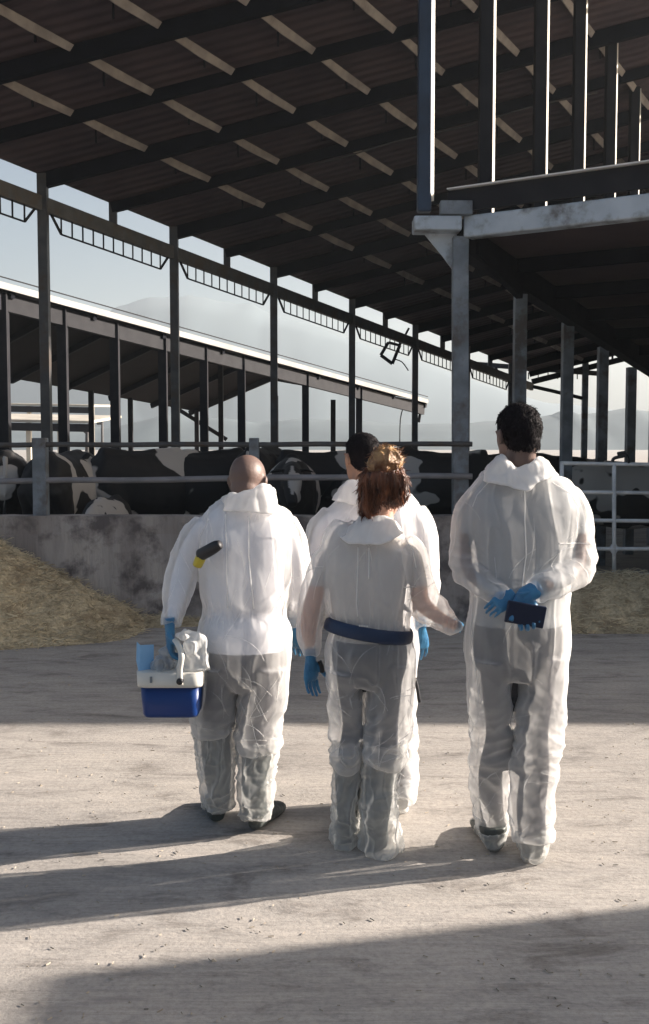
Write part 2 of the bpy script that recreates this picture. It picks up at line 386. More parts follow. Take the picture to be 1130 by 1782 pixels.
# hills: a long far mountain and a low nearer ridge
def hill(name, m, Y, pts, depth, seed):
    # pts: skyline in pixels; built as a ridge with real thickness
    mb = MB(); n = 140; xs = np.linspace(pts[0][0], pts[-1][0], n)
    ys = np.interp(xs, [p[0] for p in pts], [p[1] for p in pts])
    rows = 9; V_ = []
    for r in range(rows):
        tt = r/(rows-1)*2-1; k = 1-abs(tt)**1.4
        for i in range(n):
            c = P(xs[i], ys[i], Y); h = max(0, c.z)*k
            nz = fbm(np.array([[xs[i]*.02, r*.9, seed]]), 3, seed)[0]*c.z*.06 if 0 < r < rows-1 else 0
            V_.append((c.x, Y+tt*depth, h+nz-1.0 if abs(tt) > .99 else h+nz))
    Fc = [(r*n+i, r*n+i+1, (r+1)*n+i+1, (r+1)*n+i) for r in range(rows-1) for i in range(n-1)]
    mb.add(V_, Fc); return struct(mb.build(name, m, smooth=True))
hill('hills', M['hill_far'], 900, [(-300, 770), (60, 640), (200, 528), (260, 516), (330, 512), (400, 524), (480, 548), (600, 585), (760, 640), (950, 700), (1250, 735), (1600, 770)], 160, 3)
hill('hills', M['hill_near'], 430, [(-250, 752), (0, 745), (200, 742), (290, 722), (400, 728), (450, 737), (520, 727), (640, 733), (700, 740), (830, 735), (900, 731), (960, 722), (985, 712), (1010, 722), (1060, 715), (1090, 708), (1130, 716), (1400, 730)], 60, 9)

# ------------------------------------------------------------------ main barn
D = DV(1750, 981)                      # the barns run this way, falling with the yard
S0 = 15.5                              # distance of the first visible post
barn = thing('barn', 'large open barn with dark sloping roof on steel rafters above pale purlins', 'barn', P(75, 1000, S0)*1)
barn.location.z = 0
def along(px, py, Y, t): return P(px, py, Y)+D*t
step = (P(75, 355, S0) - P(75, 355, S0)).x
BAY = S0/.597*.0921                     # depth of a bay
eave = lambda t: along(75, 303, S0, t)
beamc = lambda t: along(75, 355.5, S0, t)
zb_h = .215                             # beam height
T0, T1 = -3.6*BAY, 6.55*BAY
RD = V((1, 0, .25))                     # rafters climb to the right
RL = 10.2
pxm = S0/F
# roof sheet (thin slab)
rf = MB(); a, b = eave(T0), eave(T1); n_ = V((0, 0, .05)); ov = -.06
c = [a+RD*ov, a+RD*RL, b+RD*RL, b+RD*ov]
nu, nv = 40, 12; vv = []; uvs = []
for k in (0, 1):
    for i in range(nu+1):
        for j in range(nv+1):
            p = a.lerp(b, i/nu)+RD*(ov+(RL-ov)*j/nv); vv.append(p+V((0, 0, .012+.035*k)))
W = nv+1; S_ = (nu+1)*W
ff = []
for i in range(nu):
    for j in range(nv):
        q = (i*W+j, (i+1)*W+j, (i+1)*W+j+1, i*W+j+1); ff.append(q); ff.append(tuple(x+S_ for x in q[::-1]))
for i in range(nu):
    for j in (0, nv):
        ff.append((i*W+j, (i+1)*W+j, (i+1)*W+j+S_, i*W+j+S_))
for j in range(nv):
    for i in (0, nu): ff.append((i*W+j, i*W+j+1, i*W+j+1+S_, i*W+j+S_))
rf.add(vv, ff); me = rf.mesh('roof'); uvl = me.uv_layers.new(name='UVMap')
Ainv = (b-a).length
for li, lp in enumerate(me.loops):
    co = me.vertices[lp.vertex_index].co; t = (co.y-a.y)/(b.y-a.y); e = a.lerp(b, t)
    uvl.data[li].uv = (t*Ainv*1.0, (co.x-e.x))
link('roof', me, M['roof'], barn)
# rafters, two to a bay
k = 0
tt = T0+.02
t_list = [i*BAY/2 for i in range(-7, 14)]
for t in t_list:
    if t < T0 or t > T1-.05: continue
    e = eave(t); main = (round(t/(BAY/2)) % 2 == 0)
    h = .21 if main else .16
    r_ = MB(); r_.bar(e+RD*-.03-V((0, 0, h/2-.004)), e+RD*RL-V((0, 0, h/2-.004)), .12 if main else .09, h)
    r_.build('rafter', M['rafter'], barn)
# purlins between the rafters, seen from below as pale angled strips
PS = 1.98
for q in range(0, 10):
    off = .45+q*1.085
    m_ = MB(); dark_f = []
    ts = [t for t in t_list if T0 <= t <= T1]
    for i in range(len(ts)-1):
        p0 = eave(ts[i]+.05)+RD*off; p1 = eave(ts[i+1]-.05)+RD*off
        if q == 0: continue
        # channel: a sloping web, with a thin dark joint
        hh = .105; lean = V((-.05, .0, 0))
        p0 = p0-V((0, 0, .005)); p1 = p1-V((0, 0, .005)); mid = (p0+p1)/2
        sag = V((0, 0, -.0))
        up1 = V((0, 0, -hh))
        th = V((.012, -.008, 0))
        for (s0, s1, e0, e1) in ((p0, mid, .75, 1.0), (mid, p1, 1.0, .75)):
            m_.hexa([s0+up1*e0+lean*0, s1+up1*e1, s1+up1*e1+th, s0+up1*e0+th, s0-lean, s1-lean, s1-lean+th, s0-lean+th])
        nf = len(m_.f); c_ = p0.lerp(p1, .3+.4*((i*7+q*3) % 5)/5); m_.bar(c_+V((-.03, 0, .0)), c_+V((-.03, 0, -.26 if (i+q) % 2 else -.17)), .022, .03, up=V((0, 1, 0))); dark_f += list(range(nf, len(m_.f)))
    if m_.v:
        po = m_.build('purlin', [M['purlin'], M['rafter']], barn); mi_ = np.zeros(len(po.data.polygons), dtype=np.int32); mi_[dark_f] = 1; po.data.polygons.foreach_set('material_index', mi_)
# cleats hanging at the purlin joints
# eave beam, posts, stubs, ladder trusses
bm_ = MB(); bm_.bar(beamc(T0), beamc(T1), .09, zb_h); bm_.build('eave_beam', M['grey_steel'], barn)
for i in range(-3, 7):
    t = i*BAY
    if t > T1: continue
    p = beamc(t); m_ = MB(); m_.vbar((p.x, p.y, 0), eave(t).z-.0, .138, .138, z0=0); m_.build('column', M['grey_steel'], barn)
for i in range(-3, 6):
    t = (i+.5)*BAY; p = beamc(t); m_ = MB(); m_.vbar((p.x, p.y, 0), eave(t).z, .12, .08, z0=p.z+zb_h/2-.01); m_.build('stub_post', M['grey_steel'], barn)
for i in range(-2, 6):
    t0, t1 = i*BAY+.13, (i+1)*BAY-.13
    a = beamc(t0)-V((0, 0, zb_h/2)); b = beamc(t1)-V((0, 0, zb_h/2)); dn = V((0, 0, -.24)); m_ = MB()
    dl = (b-a)*.075
    m_.bar(a+dl+dn, b-dl+dn, .022, .022); m_.bar(a, a+dl+dn, .03, .03); m_.bar(b, b-dl+dn, .03, .03)
    for q in range(11):
        f = a.lerp(b, .075+.85*q/10); m_.bar(f+V((0, 0, .01)), f+dn, .02, .03, up=V((0, 1, 0)))
    m_.build('ladder_truss', M['dark_steel'], barn)
m_ = MB(); e_ = eave(BAY*.5)+V((0, -.2, -.24)); m_.tube([e_+RD*k_+V((0, 0, .02*math.sin(k_*3.1))) for k_ in np.linspace(3.2, 7.6, 14)], .012, 8, 2); m_.build('conduit', M['grey_steel'], barn, True)
# far gable of the barn
ge = eave(T1); m_ = MB(); m_.bar(ge+V((0, .05, -.28)), ge+RD*RL+V((0, .05, -.28)), .1, .17); m_.build('gable_beam', M['dark_steel'], barn)
for q in (1.2, 2.4, 3.6, 4.8, 6.):
    m_ = MB(); m_.bar(ge+RD*q+V((0, .05, -.2)), ge+RD*q+V((0, .05, 0)), .05, .05, up=V((0, 1, 0))); m_.build('gable_strut', M['dark_steel'], barn)
tb0 = P(820, 633, ge.y); tb1 = P(1040, 650, ge.y)
m_ = MB(); m_.bar(tb0, tb1, .08, .14); m_.build('tie_beam', M['grey_steel'], barn)
for x in range(835, 1010, 17):
    m_ = MB(); p = P(x, 648, ge.y); m_.bar(p, p+V((0, 0, -.2)), .025, .03, up=V((0, 1, 0))); m_.build('rung', M['dark_steel'], barn)
m_ = MB(); m_.tube([P(862, 640, ge.y), P(872, 656, ge.y), P(890, 664, ge.y), P(960, 680, ge.y), P(1018, 694, ge.y)], .055, 8); m_.build('drain_pipe', M['dark_steel'], barn, True)
m_ = MB(); p = P(1018, 700, ge.y); m_.vbar((p.x, p.y, 0), P(1018, 588, ge.y).z, .17, .12, z0=0); m_.build('column', M['column'], barn)
# interior columns on the right, added translucent strips imitate their sunlit edge
for (x, Y, ztop) in ((858, 11.3, 0), (948, 12.8, 0), (1015, 14.2, 0), (1070, 15.7, 0), (1112, 17.2, 0)):
    p = P(x-14 if x < 900 else x-10, 300, Y); rz = eave(0).z+ (p.y-S0)*D.z + .25*(p.x-(eave(0).x+(p.y-S0)*D.x))
    m_ = MB(); wd = .135
    zc_ = 4.16-.1155*(p.y-9.8-.0)-.0
    m_.vbar((p.x, p.y, 0), rz-.01, wd, .16, z0=zc_)
    cobj = m_.build('inner_column', M['dark_steel'], barn)
    t_ = MB(); t_.vbar((p.x+wd/2+.018, p.y, 0), rz-.02, .004, .05, z0=zc_, ang=R(40)); t_.build('sun_glint_strip', M['edge_glint'], cobj)
shift_children(barn)

# ------------------------------------------------------------------ far shed (double pitched), behind the main posts
D2 = DV(1717, 964)
shed = thing('cattle_shed', 'low open cattle shed with sunlit white eave strip behind the post row', 'shed', (-4, 22, 0))
Y1 = 21.0
E = lambda t: P(0, 497, Y1)+D2*t
TE = Y1*(1717/(1717-735.)-1)
YR = P(0, 497, Y1).y+TE
endE = E(TE)
perp = V((-D2.y, D2.x, 0)).normalized()      # away from the camera, to the left
def solve_depth(px, base, pdir):            # point on base+k*pdir (plan) seen at pixel column px
    r = ray(px, 775); r = r/r.y
    k_ = (base.x-r.x*base.y)/(r.x*pdir.y-pdir.x); return k_
k_r = solve_depth(475, endE, perp); q = endE+perp*k_r; ridge_end = P(475, 652, q.y)
k_f = solve_depth(330, endE, perp); q = endE+perp*k_f; far_end = P(330, 714, q.y)
TS = -(TE*1.35)
def slab(mb, a, b, c, d, th=.05):
    u = V((0, 0, th)); mb.hexa([a, b, c, d, a+u, b+u, c+u, d+u])
near_start = endE+D2*TS; rs = ridge_end+D2*TS; fs = far_end+D2*TS
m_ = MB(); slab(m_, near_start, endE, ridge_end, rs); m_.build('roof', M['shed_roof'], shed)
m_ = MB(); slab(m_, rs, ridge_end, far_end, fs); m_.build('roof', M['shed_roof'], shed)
m_ = MB(); m_.bar(near_start-perp*.06-V((0, 0, .00)), endE-perp*.06-V((0, 0, .00)), .05, .135); m_.build('eave_strip', mat('sunlit_eave_sheet', (.30, .29, .27), (.22, .21, .2), 2, .5, .1), shed)
m_ = MB(); m_.bar(near_start-perp*.06+V((0, 0, .17)), endE-perp*.06+V((0, 0, .17)), .03, .02); m_.build('eave_wire', M['dark_steel'], shed)
m_ = MB(); m_.bar(near_start+perp*.12-V((0, 0, .28)), endE+perp*.12-V((0, 0, .28)), .12, .36); m_.build('eave_beam', M['dark_steel'], shed)
m_ = MB(); m_.bar(ridge_end-V((0, 0, .12)), far_end-V((0, 0, .12)), .1, .2); m_.bar(ridge_end-V((0, 0, .12)), endE-V((0, 0, .12)), .1, .2); m_.build('gable_rafter', M['dark_steel'], shed)
for q in range(12):
    t = TS*q/11.; m_ = MB(); e1, r1, f1 = endE+D2*t, ridge_end+D2*t, far_end+D2*t; dz = V((0, 0, -.1))
    if q: m_.bar(e1+dz, r1+dz, .1, .18); m_.bar(r1+dz, f1+dz, .1, .18); m_.build('rafter', M['rafter'], shed)
for x in (8, 112, 202, 285, 356, 421, 532, 625, 722):
    k_ = solve_depth(x, endE+perp*.15, D2)
    p = endE+perp*.15+V((D2.x, D2.y, D2.z))*k_; m_ = MB()
    zt = endE.z+D2.z*k_-.1
    m_.vbar((p.x, p.y, 0), zt, .2 if x > 20 else .24, .2, z0=0); m_.build('column', M['dark_steel'], shed)
for x in (160, 228, 343, 385, 480, 580):
    bp = far_end-perp*.4; k_ = solve_depth(x, bp, D2)
    if k_ > 0: bp = ridge_end; k_ = solve_depth(x, bp, D2)
    if k_ > 0: bp = endE+perp*2; k_ = solve_depth(x, bp, D2)
    p = bp+D2*k_; m_ = MB(); zt = (bp.z+D2.z*k_) if bp != endE+perp*2 else endE.z
    m_.vbar((p.x, p.y, 0), zt, .17, .17, z0=0); m_.build('column', M['dark_steel'], shed)
m_ = MB(); m_.bar(P(310, 712, far_end.y), P(395, 765, far_end.y), .1, .16); m_.build('brace', M['dark_steel'], shed)
p0, p1, p2 = P(728, 700, endE.y), P(733, 706, endE.y-.1), P(729, 735, endE.y-.1)
m_ = MB(); m_.tube([p0, p1, p2], .05); m_.build('downspout', M['dark_steel'], shed, True)
m_ = MB(); m_.tube([P(703, 706, endE.y), P(697, 730, endE.y), P(696, 775, endE.y)], .02); m_.build('hanging_pipe', M['dark_steel'], shed, True)
shift_children(shed)

# distant farm buildings seen under the shed, far left
def far_roof(name, label, x0, x1, ytop, ybot, Y, dep):
    t = thing(name, label, 'shed', (P(x0, 775, Y).x, Y, 0)); m_ = MB()
    a, b = P(x0, ybot, Y), P(x1, ybot+4, Y); hgt = P(x0, ytop, Y).z-a.z
    c, d = b+V((0, dep, hgt)), a+V((0, dep, hgt))
    slab(m_, a, b, c, d, .12); m_.build('roof', M['tan_metal'], t)
    m_ = MB(); m_.bar(a-V((0, 0, .2)), b-V((0, 0, .2)), .2, .35); m_.build('eave_beam', M['dark_steel'], t)
    for k in range(5):
        q = a.lerp(b, k/4); m_ = MB(); m_.vbar((q.x, q.y+.1, 0), q.z, .2, z0=0); m_.build('column', M['tan_metal'], t)
    shift_children(t)
far_roof('distant_shed', 'distant open shed with upper pale sunlit roof at far left', -60, 160, 695, 704, 60, 8)
far_roof('distant_shed', 'nearer low shed with sunlit cream roof below the pale roof, far left', -60, 158, 716, 733, 46, 7)
pl = thing('utility_pole', 'thin distant pole with a forked top left of the first cow', 'pole', G(152, 812))
Yp = 55; pl.location = (P(152, 775, Yp).x, Yp, 0)
m_ = MB(); m_.tube([(P(152, 775, Yp).x, Yp, 0), P(152, 752, Yp)], [.16, .1]); m_.build('shaft', M['grey_steel'], pl, True)
m_ = MB(); m_.tube([P(152, 755, Yp), P(145, 748, Yp), P(138, 738, Yp)], .07); m_.tube([P(152, 755, Yp), P(155, 745, Yp), P(156, 735, Yp)], .07); m_.build('fork', M['grey_steel'], pl, True)
shift_children(pl)
ml = thing('light_mast', 'slim distant mast with a short crossarm beyond the far shed', 'mast', (P(178, 775, 80).x, 80, 0))
m_ = MB(); m_.tube([(P(178, 775, 80).x, 80, 0), P(178, 734, 80)], [.14, .08]); m_.build('shaft', M['grey_steel'], ml, True)
m_ = MB(); m_.tube([P(169, 737, 80), P(179, 737, 80)], .1); m_.build('crossarm', M['grey_steel'], ml, True)
shift_children(ml)

# ------------------------------------------------------------------ canopy with gutter on the right
DC = DV(1650, 983); GD = V((1, -DC.x, 0))
cn = thing('canopy', 'dark canopy roof with pale blue gutter on a row of weathered columns', 'canopy', (P(805, 775, 9.8).x, 9.8, 0))
c0 = P(805, 430, 9.8)                      # beam underside at the first column
gc = P(812, 397, 9.78); GL = 2.6
cdir = V((DC.x, DC.y, DC.z))
m_ = MB(); m_.bar(gc, gc+GD*GL, .16, .2); m_.build('gutter', M['gutter'], cn, bevel=.02)
ft = P(782, 331, 9.76); m_ = MB()
fb = V((0, 0, -.2)); m_.bar(ft+V((.0, .05, -.10)), ft+V((0, .05, -.10))+GD*(GL+.1), .04, .2); m_.build('fascia', M['dark_steel'], cn)
m_ = MB(); m_.bar(ft+V((0, .02, .008)), ft+V((0, .02, .008))+GD*(GL+.1), .10, .014); m_.build('sunlit_edge', M['edge_logo_white'], cn)  # white strip paints in the sunlit top edge of the fascia
ra = gc+V((-.05, .1, .05)); m_ = MB(); slab(m_, ra, ra+GD*GL, ra+GD*GL+cdir*9, ra+cdir*9, .05); m_.build('roof', M['roof'], cn)
m_ = MB(); m_.bar(c0+V((0, 0, .06)), c0+V((0, 0, .06))+cdir*9, .14, .26); m_.build('side_beam', M['dark_steel'], cn)
for k in range(1, 9):
    e = ra+cdir*k*1.05-V((0, 0, .09)); m_ = MB(); m_.bar(e, e+GD*GL, .08, .14); m_.build('rafter', M['rafter'], cn)
for i, (x, Y) in enumerate(((805, 9.8), (905, 11.25), (988, 12.75), (1050, 14.2), (1100, 15.65), (1141, 17.1))):
    p = P(x, 600, Y); m_ = MB(); zt = c0.z+DC.z*(Y-9.8)+.0
    if i == 0: zt = gc.z-.08
    m_.vbar((p.x, p.y, 0), zt, .145 if i == 0 else .13, .14, z0=0, lean=(-.03 if i == 0 else 0, 0)); m_.build('column', M['column'], cn, bevel=.006)
p = P(738, 370, 9.75); m_ = MB(); m_.vbar((p.x, p.y, 0), 6.6, .13, .12, z0=p.z); m_.build('downpipe', M['bluepipe'], cn, bevel=.02)
p = P(752, 350, 9.75); m_ = MB(); m_.vbar((p.x+.004, p.y, 0), 6.6, .004, .036, z0=p.z, ang=R(40)); m_.build('sun_glint_strip', M['edge_glint'], cn)  # added strip imitating sun on the pipe's edge
m_ = MB(); a = P(766, 374, 9.66); b = P(822, 350, 9.66); m_.box(a.x, 9.62, a.z, b.x, 9.74, b.z); m_.build('junction_box', M['column'], cn, bevel=.008)
m_ = MB(); a = P(720, 402, 9.7); b = P(803, 377, 9.7); m_.box(a.x, 9.64, a.z, b.x, 9.9, b.z); m_.build('bracket', M['gutter'], cn, bevel=.015)
m_ = MB(); y = 9.83; q = [P(735, 402, y), P(795, 402, y), P(795, 478, y), P(770, 445, y)]
m_.add(q+[v+V((0, .03, 0)) for v in q], [(0,1,2,3), (7,6,5,4), (0,4,5,1), (1,5,6,2), (2,6,7,3), (3,7,4,0)]); m_.build('gusset', M['gutter'], cn)
# soffit brace under the beam
m_ = MB(); m_.bar(P(828, 432, 9.9), P(905, 510, 11.0), .07, .12); m_.build('brace', M['dark_steel'], cn)
shift_children(cn)
# square bracket frame with cable on the post row
fl = thing('bracket_frame', 'small black square pipe frame hanging with a cable beside a barn post', 'bracket', P(695, 600, 24.5))
Yf = eave(4*BAY).y-.3
fl.location = P(690, 600, Yf)
m_ = MB(); pts = [P(712, 571, Yf), P(676, 596, Yf), P(663, 618, Yf), P(683, 633, Yf), P(696, 601, Yf)]
[m_.bar(pts[k], pts[k+1], .075, .075, up=V((0, 1, 0))) for k in range(1, 4)]; m_.bar(pts[4], pts[1], .06, .06, up=V((0, 1, 0))); m_.build('pipe_loop', M['dark_steel'], fl)
m_ = MB(); m_.bar(pts[0], pts[4], .05, .05, up=V((0, 1, 0))); m_.build('arm', M['dark_steel'], fl)
m_ = MB(); m_.tube([P(687, 625, Yf), P(700, 630, Yf), P(711, 645, Yf)], .014, 6); m_.build('cable', M['black'], fl, True)
shift_children(fl)

# ------------------------------------------------------------------ unseen blocks added right of the view to shade yard and barn
CT = 1/math.tan(SUN_EL)
def block(ya, yb, z, label):
    m_ = MB(); xa = lambda y: .335*y+.3
    m_.hexa([(xa(ya), ya, 0), (15, ya, 0), (15, yb, 0), (xa(yb), yb, 0), (xa(ya), ya, z), (15, ya, z), (15, yb, z), (xa(yb), yb, z)])
    tag(m_.build('shade_block', M['block']), label, 'shade block')
ya = G(565, 1262).y+math.sin(SA)*CT*5.0
block(ya, 18.5, 5.0, 'unseen plain block added beside the canopy to shade the yard')
block(18.51, 34, 7.5, 'unseen taller block added behind the canopy to shade the barn posts')
m_ = MB(); z = 3.5; cxy = G(55, 1700); m_.box(cxy.x+math.cos(SA)*CT*z, -8, 0, 15, cxy.y+math.sin(SA)*CT*z, z)
tag(m_.build('shade_block', M['block']), 'unseen low block building near the viewer, added to shade the foreground', 'shade block')

# ------------------------------------------------------------------ feed wall, fence, gate
wx0, wx1 = -9., P(1000, 900, 9.6).x
zt = P(300, 899, 9.6).z
mb = MB(); nx, nz = 120, 12; rng = np.random.RandomState(3); vv = []
m_ = MB()
for j in range(nz+1):
    for i in range(nx+1):
        x = wx0+(wx1-wx0)*i/nx; zz = zt*j/nz
        vv.append((x, 9.6, zz))
arr = np.array(vv); dsp = fbm(arr*np.array([1.4, 1, 2.2]), 4, 5)*.03
dsp *= np.clip((zt-arr[:, 2])*8, 0, 1); arr[:, 1] += dsp
arr[-(nx+1):, 2] += fbm(arr[-(nx+1):]*3, 3, 8)*.012
vv = [tuple(x) for x in arr]; ff = [(j*(nx+1)+i, j*(nx+1)+i+1, (j+1)*(nx+1)+i+1, (j+1)*(nx+1)+i) for j in range(nz) for i in range(nx)]
o0 = len(vv); vv += [(x, 9.86, z) for (x, y, z) in vv[-(nx+1):]]; ff += [(nz*(nx+1)+i, nz*(nx+1)+i+1, o0+i+1, o0+i) for i in range(nx)]
o1 = len(vv); vv += [(x, 9.86, 0) for (x, y, z) in vv[o0:o0+nx+1]]; ff += [(o0+i, o0+i+1, o1+i+1, o1+i) for i in range(nx)]
e = [j*(nx+1)+nx for j in range(nz+1)]; ff.append(tuple(e+[o0+nx, o1+nx])); 
m_.add(vv, ff); o = m_.build('feed_wall', M['concrete'], smooth=False); tag(o, 'long stained low concrete feed wall in front of the cows', 'wall')
m_ = MB()
fn = thing('cattle_fence', 'grey two-rail pipe fence on the feed wall with the cows behind', 'fence', (-3, 9.72, 0))
def rail(ya, yb, th, m, x1=822):
    m_ = MB(); a = P(-60, ya, 9.72); b = P(x1, yb, 9.72); n = 10
    m_.tube([a.lerp(b, i/n)+V((0, 0, random.uniform(-.006, .006))) for i in range(n+1)], th/2, 10, 2); return m_.build('rail', m, fn, True)
rail(774, 772, .05, M['grey_steel']); rail(838, 828, .058, mat('pale_rail', (.26, .25, .26), (.17, .165, .17), 3, .5, .2))
for x, wd in ((72, .13), (443, .09), (-90, .13)):
    p = P(x, 900, 9.74); m_ = MB(); m_.vbar((p.x, p.y+.01, 0), P(x, 762, 9.74).z, wd, .12, z0=zt-.01); m_.build('post', M['column'], fn, bevel=.01)
shift_children(fn)
gt = thing('pipe_gate', 'white welded pipe gate at the right end of the feed wall', 'gate', (P(1060, 1000, 9.75).x, 9.75, 0))
Yg = 9.75; wm = mat('white_gate_paint', (.72, .73, .73), (.5, .51, .51), 6, .5, .2)
for y, y2 in ((806, 809), (856, 858), (905, 907), (955, 955), (1000, 1001)):
    m_ = MB(); m_.tube([P(975, y, Yg), P(1069, (y+y2)/2, Yg), P(1175, y2, Yg)], .0185, 8, 2); m_.build('rail', wm, gt, True)
for x in (978, 1069, 1160):
    m_ = MB(); m_.tube([P(x, 1003, Yg), P(x, 806, Yg)], .02, 8, 2); m_.build('upright', wm, gt, True)
for y in (955,):
    m_ = MB(); c = P(1069, y, Yg-.01); m_.add([c+V((-.05,0,0)), c+V((0,0,-.07)), c+V((.05,0,0)), c+V((0,0,.07)), c+V((-.05,.02,0)), c+V((0,.02,-.07)), c+V((.05,.02,0)), c+V((0,.02,.07))], [(0,1,2,3),(7,6,5,4),(0,4,5,1),(1,5,6,2),(2,6,7,3),(3,7,4,0)]); m_.build('weld_plate', wm, gt)
m_ = MB(); m_.tube([P(1066, 803, Yg), P(1070, 797, Yg), P(1088, 793, Yg), P(1088, 790, Yg)], .016, 8); m_.tube([P(1075, 790, Yg), P(1086, 788, Yg), P(1090, 791, Yg), P(1094, 806, Yg)], .018, 8); m_.build('latch', M['black'], gt, True)
shift_children(gt)
kb = MB(); kb.box(P(1000, 1000, 9.6).x+.004, 9.62, 0, 9, 9.85, P(1000, 1002, 9.7).z); o = kb.build('kerb', M['concrete']); struct(o, 'low concrete kerb under the pipe gate')
# ------------------------------------------------------------------ hay
def heap(name, label, fn_h, x0, x1, y0, y1, seed, nblade, res=.035):
    nx_, ny_ = int((x1-x0)/res), int((y1-y0)/res)
    X, Y = np.meshgrid(np.linspace(x0, x1, nx_), np.linspace(y0, y1, ny_)); p = np.stack([X.ravel(), Y.ravel(), np.zeros(X.size)], 1)
    h = fn_h(p[:, 0], p[:, 1]); e = np.clip(h*6, 0, 1)
    h = h+e*(fbm(p*3.2, 3, seed)*.06+fbm(p*14, 3, seed+9)*.035); h = np.where(h < .004, -.02, h); p[:, 2] = h
    m_ = MB(); m_.add(p.tolist(), [(j*nx_+i, j*nx_+i+1, (j+1)*nx_+i+1, (j+1)*nx_+i) for j in range(ny_-1) for i in range(nx_-1)])
    t = thing(name, label, 'hay', ((x0+x1)/2, (y0+y1)/2, 0)); m_.build('mound', M['hay'], t, True)
    b = MB(); rs = np.random.RandomState(seed); idx = np.where(h > -.01)[0]; idx = rs.choice(idx, nblade)
    for q in idx:
        c = V(p[q])+V((rs.uniform(-.03, .03), rs.uniform(-.03, .03), .006)); a = rs.uniform(0, 6.28); L_ = rs.uniform(.03, .11); d = V((math.cos(a), math.sin(a), rs.uniform(-.35, .45)))*L_
        s_ = V((-math.sin(a), math.cos(a), 0))*.0028
        b.add([c-s_, c+s_, c+d+s_, c+d-s_, c+V((0, 0, .004)), c+d+V((0, 0, .004))], [(0,1,2,3), (0,4,5,3), (1,2,5,4)])
    bo = b.build('straw_blades', M['straw'], t); bo['kind'] = 'stuff'; shift_children(t); return t
def h_left(x, y):
    # tall at the far left, sloping down to the right, ending before the wall
    # crest seen from (0,945) to (240,1105)
    xe = -1.62; r = np.clip((xe-x)/1.75, 0, 1.6)
    prof = .92*np.clip(r, 0, 1.35)**.88
    dy = np.abs(y-9.2)/ (1.05+.35*r); q = np.clip(1-dy**2*.9, 0, 1)
    front = np.clip((y-(8.55-.62*np.clip(r, 0, 1)))/.95, 0, 1); front = front*front*(3-2*front)
    return prof*front-.002
heap('hay_pile', 'tall slope of chopped hay against the feed wall at the left', h_left, -5.2, -1.5, 7.5, 9.62, 4, 9000)
def h_right(x, y):
    u = (x-3.3)/2.2; cr = .44*np.clip((x-1.75)/.5, 0, 1)
    f = np.clip((y-8.95)/.62, 0, 1); f = f*f*(3-2*f); return cr*f-.002
heap('hay_pile', 'low bank of trampled hay under the white pipe gate', h_right, 1.7, 5.2, 8.85, 9.66, 11, 4500)
def h_mid(x, y):
    f = np.clip((y-9.25)/.3, 0, 1); return .10*f*(.5+.5*np.sin(x*3.1+1))*np.clip((x+1.9)/.4, 0, 1)*np.clip((2.3-x)/.4, 0, 1)-.004
heap('hay_pile', 'thin strip of dirty hay along the foot of the feed wall behind the people', h_mid, -1.9, 2.2, 9.1, 9.62, 21, 1500)
# litter on the yard
b = MB(); rs = np.random.RandomState(12)
for k in range(800):
    Y = 2.6+ (rs.rand()**1.3)*7; X = rs.uniform(-.36, .36)*Y; c = V((X, Y, .003)); a = rs.uniform(0, 6.28); z = rs.rand()
    if z < .72:
        L_ = rs.uniform(.005, .022); d = V((math.cos(a), math.sin(a), rs.uniform(0, .05)))*L_; s_ = V((-math.sin(a), math.cos(a), 0))*rs.uniform(.0008, .002)
        b.add([c-s_, c+s_, c+d+s_, c+d-s_, c+V((0, 0, .003)), c+d+V((0, 0, .003))], [(0,1,2,3), (0,4,5,3), (1,2,5,4)])
    else:
        r = rs.uniform(.002, .007) if rs.rand() < .97 else .012
        pts = [(c.x+r*math.cos(q*1.57+a)*rs.uniform(.6, 1.2), c.y+r*math.sin(q*1.57+a)*rs.uniform(.6, 1.2), 0) for q in range(4)]
        top = (c.x, c.y, r*rs.uniform(.5, 1)); b.add(pts+[top], [(0,1,4), (1,2,4), (2,3,4), (3,0,4)])
o = b.build('yard_litter', M['debris']); tag(o, 'bits of straw and grit scattered over the yard', 'litter', kind='stuff')

